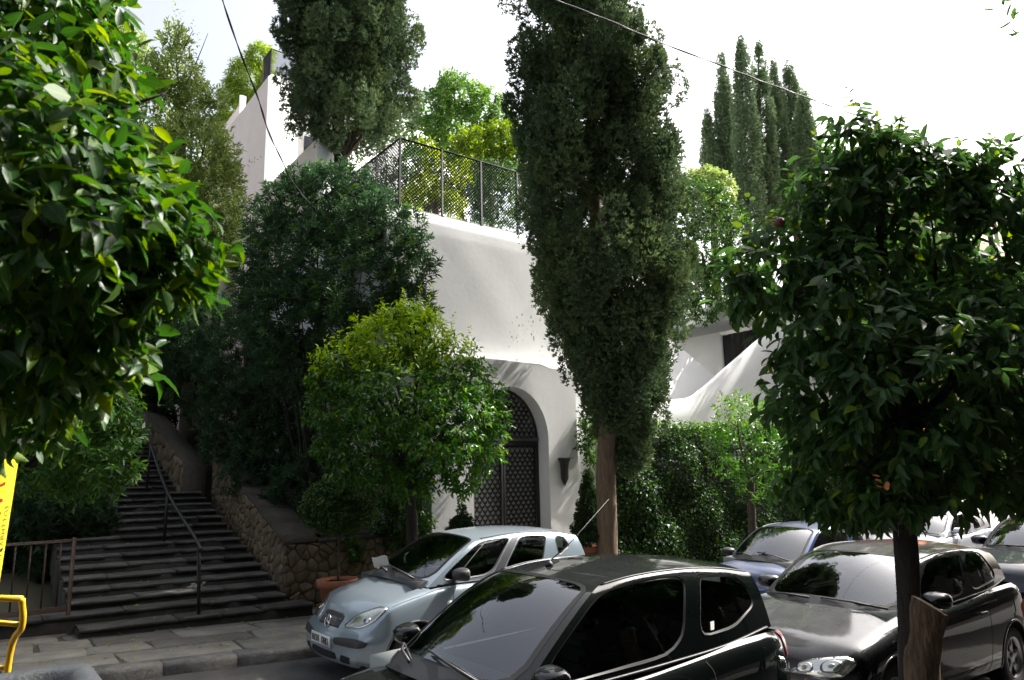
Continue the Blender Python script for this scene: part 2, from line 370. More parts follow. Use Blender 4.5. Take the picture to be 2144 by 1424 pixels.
def leaf_objects(idx, P, D, N, L, Wd, tint, matname, parent, base, kind='big'):
    """the leaves that show largest: objects of their own sharing a few meshes"""
    Dn, Sd, N2 = frames(D, N)
    for i in idx:
        b = int(np.clip(tint[i]*7, 0, 6)); key = (matname, b, kind)
        if key not in _leafobj:
            T, F = leaf_template(kind); me = mesh_np(T, F); me.materials.append(MATS[matname])
            a = me.attributes.new('tint', 'FLOAT', 'POINT'); a.data.foreach_set('value', np.full(len(T), (b+.5)/7, np.float32)); _leafobj[key] = me
            if kind == 'big': a = me.attributes.new('rib', 'FLOAT', 'POINT'); a.data.foreach_set('value', RIB)
        o = bpy.data.objects.new('leaf', _leafobj[key]); COL.objects.link(o); o.parent = parent
        p = P[i]-base; X, Y, Z = Dn[i]*L[i], Sd[i]*Wd[i], N2[i]*L[i]*rng.uniform(-.2, 2.6)
        o.matrix_local = Matrix(((X[0], Y[0], Z[0], p[0]), (X[1], Y[1], Z[1], p[1]), (X[2], Y[2], Z[2], p[2]), (0, 0, 0, 1)))
def pick_largest(P, L, n):
    d = P-CP; z = d@FW; x = PW/2+FPX*(d@RT)/z; y = PH/2-FPX*(d@UP)/z
    ok = (z > .3) & (x > 5) & (x < PW-5) & (y > 5) & (y < PH-5)
    sc = np.where(ok, L/np.maximum(z, .1), 0); order = np.argsort(-sc)[:n]; return order[sc[order] > 0]
def foliage(root, base, P, D, N, L, Wd, tint, matname, kind, singles=0, name='crown', skind='big'):
    base = np.asarray(base, float)
    if singles:
        idx = pick_largest(P, L, singles); leaf_objects(idx, P, D, N, L, Wd, tint, matname, root, base, skind)
        m = np.ones(len(P), bool); m[idx] = False; P, D, N, L, Wd, tint = P[m], D[m], N[m], L[m], Wd[m], tint[m]
    o = link(name, leaf_mesh(P-base, D, N, L, Wd, tint, kind), matname, root)
    if singles: o['kind'] = 'stuff'
    return o
def limbs(root, base, top, targets, r0, matname, name='branch', seg=6):
    """forked limbs from the head of the trunk out into the crown"""
    for k, t in enumerate(targets):
        t = np.asarray(t, float); mid = top+(t-top)*.5+np.array([0, 0, .12*np.linalg.norm(t-top)])+rng.normal(size=3)*.05
        P = crom([top-np.array([0, 0, .08]), top+(mid-top)*.45, mid, t], 9)
        mb = MB().tube(P, np.linspace(r0, r0*.28, 9), seg)
        for j in range(4):
            q = P[4+j]; e = q+(t-top)*.25*rng.uniform(.5, 1)+np.clip(rng.normal(size=3), -1.2, 1.2)*.12*np.linalg.norm(t-top)
            mb.tube(crom([q, (q+e)/2+rng.normal(size=3)*.03, e], 5), np.linspace(r0*.4, r0*.1, 5), 5)
        mb.build(name, matname, root, True, off=base)
def trunk(root, base, path, radii, matname, seg=14, name='trunk', rough=.06):
    P = crom(path, 14); r = np.interp(np.linspace(0, 1, 14), np.linspace(0, 1, len(radii)), radii)
    mb = MB().tube(P, r, seg); V = mb.V[0]
    c = np.repeat(P, seg, 0); a = np.tile(np.arange(seg), 14)
    k = 1+rough*np.sin(a*2.3+c[:, 2]*2.1)+rough*.8*rng.normal(size=len(V)); mb.V[0] = c+(V-c)*k[:, None]
    return mb.build(name, matname, root, True, off=base)
def plobes(spec, D):
    """lobes given where they stand: px, py, radius in px, depth offset (m), vertical stretch"""
    out = []
    for s in spec:
        x, y, r = s[:3]; dz = s[3] if len(s) > 3 else 0; st = s[4] if len(s) > 4 else 1
        rr = r/FPX*D; out.append((pt(x, y, D+dz), np.array([rr, rr, rr*st])))
    return out
def shoot(path, n, L0, leafd=.8):
    """an upright shoot: leaves along a path"""
    P = crom(path, n); T = nrm(np.gradient(P, axis=0)); k = np.arange(n); a = nrm(np.cross(T, np.array([.3, .9, .1]))); b = np.cross(T, a)
    D = T*.55+leafd*(np.cos(k*2.4)[:, None]*a+np.sin(k*2.4)[:, None]*b)+.15*rng.normal(size=(n, 3))
    return P, nrm(D), nrm(T+.3*rng.normal(size=(n, 3))), L0*rng.uniform(.7, 1.1, n)*(1-.35*k/n)
def cat(*arrs): return [np.concatenate(a) for a in zip(*arrs)]
# conifer: sprays of scale foliage on upright plumes
def spray_mesh(P, D, sz, tint, blades=3):
    n = len(P); D = nrm(D); A = nrm(np.cross(D, rng.normal(size=(n, 3)))); B = np.cross(D, A)
    V = np.zeros((n, blades, 3, 3)); ang = np.linspace(-.6, .6, blades)
    for k in range(blades):
        d = np.cos(ang[k])*D+np.sin(ang[k])*A+(.35*rng.normal(size=(n, 1)))*B; s = np.cross(B, d)
        l = sz*rng.uniform(.75, 1.2, n)*(1-.25*abs(ang[k])); wv = (sz*.21)[:, None]*s
        V[:, k, 0] = P+d*(l*.25)[:, None]-wv; V[:, k, 1] = P+d*(l*.25)[:, None]+wv; V[:, k, 2] = P+d*l[:, None]
    F = np.arange(n*blades*3).reshape(-1, 3); me = mesh_np(V.reshape(-1, 3), F, False)
    a = me.attributes.new('tint', 'FLOAT', 'POINT'); a.data.foreach_set('value', np.repeat(tint, blades*3).astype(np.float32)); return me
def conifer(root, base, axis0, axis1, prof, nplume, per, psize, sz, matname, fill=.3, seed_l=1.0, tintr=(.15, .75), keep=None, zst=1.7):
    """prof: radius over the relative height; plumes hug the envelope and point up"""
    axis0, axis1 = np.asarray(axis0, float), np.asarray(axis1, float); pr = pchip(prof)
    hs = np.linspace(0, 1, 200); wgt = pr(hs)+.05; h = rng.choice(hs, nplume*2, p=wgt/wgt.sum())+rng.uniform(-.003, .003, nplume*2)
    h = np.clip(h, 0, 1); th = rng.uniform(0, 2*math.pi, nplume*2); rr = pr(h)
    lump = 1+seed_l*(.16*np.sin(3*th+9*h)+.12*np.sin(5*th-23*h+1)+.10*np.sin(2*th+37*h))
    if keep is not None:
        k = keep(h, th); h, th, rr, lump = h[k], th[k], rr[k], lump[k]
    h, th, rr, lump = h[:nplume], th[:nplume], rr[:nplume], lump[:nplume]; m = len(h)
    rad = rr*lump*np.sqrt(rng.uniform(fill, 1, m)); out = np.stack([np.cos(th), np.sin(th), np.zeros(m)], 1)
    C = axis0+(axis1-axis0)*h[:, None]+out*rad[:, None]
    ps = psize*rng.uniform(.5, 1.4, m); d = unit(m*per).reshape(m, per, 3); up = np.array([0, 0, 1.])
    rr2 = rng.uniform(.35, 1, (m, per, 1))**.5
    P = C[:, None]+d*rr2*ps[:, None, None]*np.array([1, 1, zst])
    D = d*.65+out[:, None]*.35+up*1.0+.22*rng.normal(size=(m, per, 3))
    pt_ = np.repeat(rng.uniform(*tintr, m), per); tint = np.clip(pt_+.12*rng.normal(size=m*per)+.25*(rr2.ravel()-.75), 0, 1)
    P = P.reshape(-1, 3); D = D.reshape(-1, 3); s = sz*rng.uniform(.7, 1.3, len(P))
    o = link('crown', spray_mesh(P-np.asarray(base, float), D, s, tint), matname, root); return C, o
# ------------------------------------------------------------------ cars (x forward from the front axle, y left, z up)
def smst(t): t = np.clip(t, 0, 1); return t*t*(3-2*t)
def roundpoly(poly, r=.18, k=5):
    P = np.asarray(poly, float); out = []; n = len(P)
    for i in range(n):
        a, b, c = P[i-1], P[i], P[(i+1) % n]; p, q = b+(a-b)*r, b+(c-b)*r
        for t in np.linspace(0, 1, k): out.append((1-t)**2*p+2*t*(1-t)*b+t*t*q)
    return np.array(out)
def resample(P, n):
    P = np.vstack([P, P[:1]]); d = np.concatenate([[0], np.cumsum(np.linalg.norm(np.diff(P, axis=0), axis=1))])
    s = np.linspace(0, d[-1], n, endpoint=False); return np.stack([np.interp(s, d, P[:, k]) for k in range(P.shape[1])], 1)
def car(name, label, group, loc, rz, sp):
    root = thing(name, loc, label, 'car', group, rz); root.rotation_euler = (0, math.atan(G)*math.cos(rz)*-1, rz)
    W, xF, xR, WB = sp['W'], sp['xF'], sp['xR'], sp['WB']; paint = sp['paint']
    deck, belt, plan, sill = pchip(sp['deck']), pchip(sp['belt']), pchip(sp['plan']), pchip(sp['sill'])
    nose, tailp = pchip(sp['nose']), pchip(sp['tail']); bow = sp.get('bow', .12); cab0, cab1 = sp['cab']
    xs = np.unique(np.concatenate([np.linspace(xR, xR+.35, 12), np.linspace(xR+.35, xF-.4, 60), np.linspace(xF-.4, xF, 18)]))
    NS, ND = 22, 9; rows = []
    for x in xs:
        zb, zc, zs, wm = float(belt(x)), float(deck(x)), float(sill(x)), W*float(plan(x))
        c = [(.90*wm, zs), (.972*wm, zs+.09), (.995*wm, zs+.40*(zb-zs)), (1.0*wm, zs+.62*(zb-zs)), (.985*wm, zb-.12), (.952*wm, zb-.035), (.895*wm, zb)]
        sec = crom(c, NS); y6 = sec[-1, 0]; yy = np.linspace(y6, 0, ND+1)[1:]
        sec = np.vstack([sec, np.stack([yy, zb+(zc-zb)*(1-(yy/y6)**2)], 1)])
        bf, br = smst((x-(xF-.5))/.5), smst(((xR+.5)-x)/.5)
        X = x+bf*(nose(sec[:, 1])-bow*(sec[:, 0]/W)**2)+br*(tailp(sec[:, 1])+.7*bow*(sec[:, 0]/W)**2)
        rows.append(np.stack([X, sec[:, 0], sec[:, 1]], 1))
    A = np.array(rows); ns, m = A.shape[:2]
    VL = A.reshape(-1, 3); VR = VL*[1, -1, 1]; V = np.vstack([VL, VR]); off = ns*m; F = []; Fcab = []
    for i in range(ns-1):
        for j in range(m-1):
            if j >= NS-1 and cab0 < (xs[i]+xs[i+1])/2 < cab1: continue
            F.append([i*m+j, i*m+j+1, (i+1)*m+j+1, (i+1)*m+j]); F.append([off+k for k in (i*m+j, (i+1)*m+j, (i+1)*m+j+1, i*m+j+1)])
    V = list(map(tuple, V))
    for i, sg, pf in ((ns-1, 1, nose), (0, -1, tailp)):            # end faces
        K = 12; sec = A[i]; prev = None
        for j in range(m):
            y0, z0 = sec[j, 1], sec[j, 2]; x0 = sec[j, 0]+(bow if sg > 0 else -.7*bow)*(y0/W)**2
            ids = []
            for t in np.linspace(1, -1, K+1):
                y = y0*t; V.append((x0-(bow if sg > 0 else -.7*bow)*(y/W)**2, y, z0)); ids.append(len(V)-1)
            if prev: F += [[prev[k], prev[k+1], ids[k+1], ids[k]] for k in range(K)]
            prev = ids
    V = np.array(V); bvh = BVHTree.FromPolygons([tuple(v) for v in V], F); cen = np.array([(xF+xR)/2, 0, .5])
    # wheel arches: clip the flanks against circles
    Ra, zw = sp['Ra'], sp['rw']; VV = V.tolist(); FF = []
    for f in F:
        P = V[f]; drop = False; poly = list(f)
        if np.abs(P[:, 1]).min() > .45*W and P[:, 2].min() < zw+Ra+.05:
            for cx in (0, -WB):
                d = np.hypot(P[:, 0]-cx, P[:, 2]-zw)
                if d.max() < Ra: drop = True
                elif d.min() < Ra:
                    newp = []; L_ = len(f)
                    for k in range(L_):
                        a, b = P[k], P[(k+1) % L_]; da, db = d[k]-Ra, d[(k+1) % L_]-Ra
                        if da >= 0: newp.append(f[k])
                        if da*db < 0:
                            t = da/(da-db); VV.append((a+(b-a)*t).tolist()); newp.append(len(VV)-1)
                    poly = newp
        if not drop and len(poly) > 2: FF.append(poly)
    body = MB().add(VV, FF)
    def near(p, o=.0):
        h, n, _, _ = bvh.find_nearest(Vector(p)); n = np.array(n); h = np.array(h)
        if n@(h-cen) < 0: n = -n
        return h+n*o
    def patch(nm, mt, pts, o=.004, parent=root, rings=6, k=48, bulge=0., round_=.2, thick=True):
        loop = resample(roundpoly(pts, round_), k); c = loop.mean(0); Vp = []; n = rings
        for q in range(n+1):
            for p in loop: Vp.append(near(c+(p-c)*q/n, o+bulge*(1-(q/n)**2)))
        Fp = [[q*k+a, q*k+(a+1) % k, (q+1)*k+(a+1) % k, (q+1)*k+a] for q in range(n) for a in range(k)]
        if thick:
            for p in loop: Vp.append(near(p, -.01))
            Fp += [[n*k+a, n*k+(a+1) % k, (n+1)*k+(a+1) % k, (n+1)*k+a] for a in range(k)]
        A0, B0, C0 = Vp[Fp[k*2][0]], Vp[Fp[k*2][1]], Vp[Fp[k*2][2]]
        if np.cross(B0-A0, C0-A0)@(near(c, .05)-near(c, 0)) < 0: Fp = [f[::-1] for f in Fp]
        return MB().add(Vp, Fp).build(nm, mt, parent, True)
    def seam(pts, wd=.007, nm='door_seam', mt='rubber', o=.0015, n=26, parent=root):
        P = np.array([near(p, o) for p in crom(pts, n)]); T = nrm(np.gradient(P, axis=0)); N = np.array([nrm(near(p, .05)-near(p, 0)) for p in P]); Sd = np.cross(T, N)*wd/2
        return MB().grid(np.stack([P-Sd, P+Sd], 1)).build(nm, mt, parent, True)
    # greenhouse
    g = sp['gh']; nb = len(g['base'])
    def curve(C, u):
        u = np.clip(u, 0, 1)*(len(C)-1); C = np.asarray(C, float); Q = np.vstack([2*C[0]-C[1], C, 2*C[-1]-C[-2]]); i = min(int(u), len(C)-2); t = u-i; a, b, c, d = Q[i:i+4]
        return .5*(2*b+(c-a)*t+(2*a-5*b+4*c-d)*t*t+(3*b-a-3*c+d)*t**3)
    turn = g.get('turn', .030)
    def side(u, v):
        B, T = curve(g['base'], u), curve(g['top'], u)
        K = np.array([B[0]+.72*(T[0]-B[0]), B[1]+.50*(T[1]-B[1])+turn*.3, B[2]+.86*(T[2]-B[2])+turn*.4])
        return (1-v)**2*B+2*v*(1-v)*K+v*v*T
    def endsurf(u0, bx, bz, tx, tz, bul):
        def f(u, v):
            c = side(u0, v); s = v
            e = side(u0, 1); b = side(u0, 0)
            k = (c[2]-b[2])/(e[2]-b[2]+1e-9)                       # stay level with the pillar
            xc = bx+(tx-bx)*((c[0]-b[0])/(e[0]-b[0]+1e-9)); zc = bz+(tz-bz)*k
            return np.array([xc+(c[0]-xc)*u*u+bul*math.sin(math.pi*s)*(1-u*u)*(1 if u0 == 0 else -1), c[1]*u, zc+(c[2]-zc)*u*u])
        return f
    front = endsurf(0, *g['ws'], .03); rear = endsurf(1, *g['rw'], .02)
    def roof(u, t):
        T = curve(g['top'], u); df, dr = g['ws'][2]-curve(g['top'], 0)[0], g['rw'][2]-curve(g['top'], 1)[0]
        cf, cr = g['ws'][3]-curve(g['top'], 0)[2], g['rw'][3]-curve(g['top'], 1)[2]
        cr_ = cf*(1-u)**2+2*u*(1-u)*g.get('crown', .055)+cr*u*u
        return np.array([T[0]+(df*(1-u)**3+dr*u**3)*(1-t*t), T[1]*t, T[2]+cr_*(1-t*t)])
    body.grid([[roof(u, t) for t in np.linspace(1, -1, 19)] for u in np.linspace(0, 1, 30)])
    def panel(surf, rect, poly, nm, glass, label=None, k=56, trim=True, mirror=False, rd=.22, tw=.016, kids=()):
        loop = resample(roundpoly(poly, rd), k); c = loop.mean(0); (u0, v0), (u1, v1) = rect; asp = (u1-u0)/(v1-v0)
        ang = np.arctan2((loop[:, 1]-c[1])*asp, loop[:, 0]-c[0]); outer = []
        for a in ang:
            dx, dy = math.cos(a), math.sin(a)/asp
            s = min([(u1-c[0])/dx if dx > 1e-9 else 1e9, (u0-c[0])/dx if dx < -1e-9 else 1e9, (v1-c[1])/dy if dy > 1e-9 else 1e9, (v0-c[1])/dy if dy < -1e-9 else 1e9])
            outer.append(c+s*np.array([dx, dy]))
        outer = np.array(outer)
        for cx, cy in ((u0, v0), (u0, v1), (u1, v0), (u1, v1)):        # snap to the corners
            i = np.argmin(np.hypot((outer[:, 0]-cx)/asp, outer[:, 1]-cy)); outer[i] = (cx, cy)
        sgn = (1, -1) if mirror else (1,)
        def ev(p): return surf(p[0], p[1])
        def nv(p):
            e = 1e-3; n = np.cross(ev(p+[e, 0])-ev(p-[e, 0]), ev(p+[0, e])-ev(p-[0, e])); n = n/(np.linalg.norm(n)+1e-12)
            return n if n@(ev(p)-np.array([(xF+xR)/2, 0, .7])) > 0 else -n
        for sg in sgn:
            mm = np.array([1, sg, 1]); n = 4
            body.add([ev(outer[i]+(loop[i]-outer[i])*q/n)*mm for q in range(n+1) for i in range(k)], [[q*k+a, q*k+(a+1) % k, (q+1)*k+(a+1) % k, (q+1)*k+a] for q in range(n) for a in range(k)])
            body.add([ev(loop[i])*mm for i in range(k)]+[(ev(loop[i])-nv(loop[i])*.02)*mm for i in range(k)], [[a, (a+1) % k, k+(a+1) % k, k+a] for a in range(k)])
            n = 6; Vp = [(ev(c+(loop[i]-c)*q/n)-nv(c+(loop[i]-c)*q/n)*.008)*mm for q in range(1, n+1) for i in range(k)]+[(ev(c)-nv(c)*.008)*mm]
            Fp = [[q*k+a, q*k+(a+1) % k, (q+1)*k+(a+1) % k, (q+1)*k+a] for q in range(n-1) for a in range(k)]+[[n*k, (a+1) % k, a] for a in range(k)]
            A0, B0, C0 = (np.array(Vp[i]) for i in Fp[-1]); nn = np.cross(B0-A0, C0-A0)
            if nn@(nv(c)*mm) < 0: Fp = [f[::-1] for f in Fp]
            po = MB().add(Vp, Fp).build(nm, glass, root, True)
            if trim:
                ou = [(ev(p)+nv(p)*.003)*mm for p in loop]
                sc = 1-np.minimum(.5, tw/np.maximum(1e-3, np.linalg.norm(np.array(ou)-ev(c)*mm, axis=1)))
                inn = [(ev(c+(loop[i]-c)*sc[i])-nv(loop[i])*.004)*mm for i in range(k)]
                MB().add(ou+inn, [[a, (a+1) % k, k+(a+1) % k, k+a] for a in range(k)]).build('seal', 'seal', po, True)
    panel(front, ((-1, 0), (1, 1)), g['wspoly'], 'windscreen', 'glass_wind', rd=.14, tw=.035)
    panel(rear, ((-1, 0), (1, 1)), g.get('rwpoly', [(-.8, .1), (.8, .1), (.74, .86), (-.74, .86)]), 'rear_window', sp.get('rear_glass', 'glass_side'), rd=.16, tw=.03)
    for (ua, ub, poly) in g['win']: panel(side, ((ua, 0), (ub, 1)), poly, 'side_window', sp.get('side_glass', 'glass_side'), mirror=True, rd=g.get('wr', .2), trim=True)
    for ua, ub in g.get('pillar', []):                               # plain strips between the window panels
        for sg in (1, -1): body.grid([[side(u, v)*[1, sg, 1] for v in np.linspace(0, 1, 13)] for u in np.linspace(ua, ub, 5)])
    for ua, ub in g.get('black', []):                                # dark door frames over the pillar
        for sg in (1, -1):
            MB().grid([[(side(u, v)+[0, .004, 0])*[1, sg, 1] for v in np.linspace(.02, .80, 13)] for u in np.linspace(ua, ub, 5)]).build('door_pillar', 'plastic', root, True)
    bo = body.build('body', paint, root, True)
    # belt moulding, lips of the arches, liners
    for sg in (1, -1):
        P = np.array([(side(u, .0)+[0, .006, .012])*[1, sg, 1] for u in np.linspace(.05, .97, 40)])
        MB().tube(P, .009, 6).build('belt_moulding', 'plastic', root, True)
        for cx in (0, -WB):
            lip = []
            for a in np.linspace(R(-18), R(198), 40):
                x, z = cx+Ra*math.cos(a), zw+Ra*math.sin(a); h = bvh.ray_cast(Vector((x, sg*2.0, z)), Vector((0, -sg, 0)))
                if h[0] is not None and abs(h[0].y) > .5*W: lip.append(np.array(h[0])-[0, sg*.004, 0])
            if len(lip) > 4: MB().tube(lip, .013, 6).build('arch_lip', sp.get('lip', paint), root, True)
            ln = MB().grid([[(cx+(Ra+.02)*math.cos(a), sg*y, zw+(Ra+.02)*math.sin(a)) for y in (W-.04, W-.34)] for a in np.linspace(R(-25), R(205), 20)])
            ln.box((cx-Ra, sg*(W-.38), .2), (cx+Ra, sg*(W-.34), zw+Ra)); ln.build('arch_liner', 'dark_void', root)
            # wheel
            rw = zw; yo = sg*(W-.035); yi = sg*(W-.23); tw = []
            prof = [(rw*.62, yi), (rw*.92, yi), (rw, yi+sg*.03), (rw, yo-sg*.03), (rw*.94, yo), (rw*.64, yo-sg*.004), (rw*.62, yo-sg*.03)]
            wo = MB().lathe(prof, (cx, 0, zw), 32, 'y', False).build('wheel', 'rubber', root, True)
            rm = MB().lathe([(rw*.66, yo-sg*.005), (rw*.63, yo-sg*.002), (rw*.58, yo-sg*.05), (rw*.57, yi)], (cx, 0, zw), 28, 'y', False)
            rm.lathe([(.001, yo-sg*.02), (rw*.16, yo-sg*.02), (rw*.2, yo-sg*.045), (rw*.2, yo-sg*.09)], (cx, 0, zw), 20, 'y', False)
            for k in range(sp.get('spokes', 5)):
                a = k*2*math.pi/sp.get('spokes', 5)+.4; c_, s_ = math.cos(a), math.sin(a); poly = [(rw*.15, -.035), (rw*.6, -.028), (rw*.6, .028), (rw*.15, .035)]
                f = lambda d: (lambda p: (cx+p[0]*c_-p[1]*s_, yo-sg*d, zw+p[0]*s_+p[1]*c_))
                rm.prism(poly, f(.028), f(.055))
            rm.build('rim', 'alloy', wo, True)
    for sg in (1, -1): MB().tube([(side(u, 1)+[0, -.004, .003])*[1, sg, 1] for u in np.linspace(.02, .98, 30)], .007, 5).build('roof_gutter', 'seal', root, True)
    # underside, cabin
    ub = MB(); ub.box((xR+.15, -W*.82, .19), (xF-.15, W*.82, .24)); ub.build('underside', 'dark_void', root)
    tub = MB(); x0, x1 = cab0+.05, cab1-.05; zb = float(belt((x0+x1)/2))-.03; yy = W*.80
    tub.add([(x, y, z) for z in (.30, zb) for x, y in ((x0, -yy), (x1, -yy), (x1, yy), (x0, yy))], [(0, 1, 2, 3), (0, 1, 5, 4), (1, 2, 6, 5), (2, 3, 7, 6), (3, 0, 4, 7)]); tub.build('cabin_lining', 'dash', root)
    bx, bz = g['ws'][0], g['ws'][1]
    ca = curve(g['base'], 0); dsh = MB()
    prof = [(bx-.03, bz-.03), (bx-.30, bz-.015), (bx-.52, bz-.05), (bx-.60, bz-.13), (bx-.58, bz-.5), (bx-.03, bz-.5)]
    dsh.prism(prof, lambda p: (p[0], -yy*.97, p[1]), lambda p: (p[0], yy*.97, p[1])); dsh.build('dashboard', sp.get('dashmat', 'dash'), root)
    st = MB().tube([(bx-.70+.03*math.sin(a), .36+.18*math.cos(a), bz-.10+.18*math.sin(a)) for a in np.linspace(0, 2*math.pi, 25)], .014, 6, False)
    st.tube([(bx-.6, .36, bz-.14), (bx-.70, .36, bz-.10)], .03, 8); st.build('steering_wheel', 'plastic', root, True)
    xs0 = sp.get('seatx', bx-1.25); zr = sp['H']
    def seat(x, y0, y1, nm, heads):
        s = MB(); s.box((x, y0, .42), (x+.48, y1, .62), .06)
        for k in range(6):
            t = k/5; s.box((x-.13-.13*t, y0+.02*t, .55+.11*k), (x+.02-.15*t, y1-.02*t, .70+.11*k), .05)
        so_ = s.build(nm, sp.get('seatmat', 'seat'), root, True); hd = zr-.36
        for yc in heads: MB().box((x-.34, yc-.13, hd), (x-.23, yc+.13, hd+.19), .05).tube([(x-.27, yc, hd-.14), (x-.28, yc, hd+.03)], .012, 6).build('headrest', sp.get('seatmat', 'seat'), so_, True)
    seat(xs0, .13, .62, 'front_seat', [.37]); seat(xs0, -.62, -.13, 'front_seat', [-.37])
    xb = sp.get('benchx', xs0-.95)
    if xb > cab0+.2: seat(xb, -.62, .62, 'rear_bench', [.36, -.36])
    mi = MB().box((g['ws'][2]+.05, -.10, g['ws'][3]-.14), (g['ws'][2]+.08, .10, g['ws'][3]-.07), .02); mi.build('inner_mirror', 'plastic', root, True)
    # cowl and wipers
    pts = [front(u, .045) for u in np.linspace(-.9, .9, 15)]
    MB().grid([[front(u, v)+[.012, 0, .012] for v in (-.035, .05)] for u in np.linspace(-.96, .96, 21)]).build('cowl', 'plastic', root, True)
    for ua, ub_, va, vb in sp.get('wipers', [(.75, .02, .03, .10), (.1, -.62, .03, .12)]):
        wp = MB().tube([front(ua, va)+[.035, 0, .025], front((ua+ub_)/2, (va+vb)/2)+[.035, 0, .03], front(ub_, vb)+[.02, 0, .018]], [.012, .009, .006], 6)
        a, b = front(ub_-.28*np.sign(ua-ub_)*0-.0, vb), front(ua-.15*np.sign(ua-ub_), va+.02)
        wp.tube([front(ub_-.02, vb)+[.012, 0, .010], front(ua*.6+ub_*.4, vb*.6+va*.4)+[.014, 0, .012], front(ua*.9+ub_*.1, va+.015)+[.012, 0, .010]], .006, 5); wp.build('wiper', 'plastic', root, True)
    # mirrors
    for sg in (1, -1):
        p = side(sp.get('mir', .10), .10); c = p+np.array([.02, .13, .035]); a = np.linspace(0, math.pi, 9)
        mm = MB(); A2 = []
        for t in np.linspace(0, 1, 9):
            xx = -.055+.15*t; s = math.sqrt(max(0, 1-t**2.2))
            A2.append([c+np.array([xx, .125*s*math.copysign(abs(math.cos(b))**.7, math.cos(b)), .075*s*math.copysign(abs(math.sin(b))**.7, math.sin(b))]) for b in np.linspace(0, 2*math.pi, 21)])
        A2.insert(0, [c+np.array([-.055, 0, 0])]*21)
        mm.grid(np.array(A2)*[1, sg, 1]); mm.tube([p*[1, sg, 1]+[0, -sg*.02, -.01], (c+[0, -.05, -.03])*[1, sg, 1]], [.035, .028], 8); mm.build('mirror', sp.get('mirmat', paint), root, True)
    # lamps, grille, plate
    for nm, mt, pts, kw in sp.get('patch', []):
        for sg in ((1, -1) if kw.get('mirror', True) else (1,)):
            k2 = {k: v for k, v in kw.items() if k not in ('mirror', 'kids')}
            o = patch(nm, mt, np.array(pts)*[1, sg, 1], **k2)
            for nm2, mt2, pts2, kw2 in kw.get('kids', []): patch(nm2, mt2, np.array(pts2)*[1, sg, 1], parent=o, **kw2)
    for pts in sp.get('seams', []):
        for sg in (1, -1): seam(np.array(pts)*[1, sg, 1])
    for p in sp.get('handles', []):
        for sg in (1, -1):
            q = near((p[0], sg*p[1], p[2]), .022); MB().box(q-[.085, .012, .014], q+[.085, .012, .014], .011).box(q-[.08, .02, .010], q+[-.055, .012, .010]).build('door_handle', sp.get('handmat', paint), root, True)
    return root, near, front, side, roof, patch
def ell(c, ra, rb, ax, bx_, n=14):
    c, ax, bx_ = map(np.asarray, (c, ax, bx_)); return [c+ra*math.cos(t)*ax+rb*math.sin(t)*bx_ for t in np.linspace(0, 2*math.pi, n, endpoint=False)]
# ================================================================== THE SETTING
def kerb_y(x): return 9.02+.13*np.maximum(0, 5-np.asarray(x, float))
g = MB(); xs = np.linspace(-400, 400, 41); ys = np.linspace(-400, 800, 41)
g.grid([[(x, y, G*np.clip(x, -80, 120)-.012) for y in ys] for x in xs]); tag(g.build('ground', 'soil'), kind='structure')
g = MB(); g.grid([[(x, y, gz(x)) for y in (2.95, 5, 7, 9.8)] for x in np.linspace(-60, 110, 60)]); tag(g.build('road', 'asphalt'), kind='structure')
g = MB(); xx = np.linspace(-40, 90, 90)
g.grid([[(x, kerb_y(x)+.28, gz(x)+.105), (x, 11, gz(x)+.105), (x, 13.2, gz(x)+.105)] for x in xx]); pav = tag(g.build('pavement', 'joint'), kind='structure')
g = MB(); g.grid([[(x, 2.8, gz(x)+.12), (x, -6, gz(x)+.15)] for x in xx]); npav = tag(g.build('near_pavement', 'near_paving'), kind='structure')
kb = empty('kerb'); tag(kb, kind='structure')
x = -4.0
while x < 9:                                                   # worn kerb stones, a gap for the drain at one joint
    l = random.uniform(.75, 1.15); a, b = x+.008, x+l-.008; x += l
    y0, y1 = float(kerb_y(a)), float(kerb_y(b)); h0, h1 = gz(a)+.135+random.uniform(-.008, .008), gz(b)+.135; e = .045
    V = []
    for (xx_, yy_, hh) in ((a, y0, h0), (b, y1, h1)):
        V += [(xx_, yy_+.01, gz(xx_)-.05), (xx_, yy_, hh-e), (xx_, yy_+.015, hh-.015), (xx_, yy_+e, hh), (xx_, yy_+.28, hh), (xx_, yy_+.28, gz(xx_)-.05)]
    MB().add(V, [(k, k+1, k+7, k+6) for k in range(5)]+[(0, 5, 4, 3, 2, 1), (6, 7, 8, 9, 10, 11)]).build('kerb_stone', 'kerb', kb)
nk = MB()
for a, b in zip(np.arange(-20, 60, 1.0), np.arange(-19, 61, 1.0)): nk.box((a+.005, 2.8, gz(a)-.1), (b-.005, 2.98, gz(a)+.125), .01)
nk.build('kerb_stones_near', 'kerb', kb)['kind'] = 'stuff'
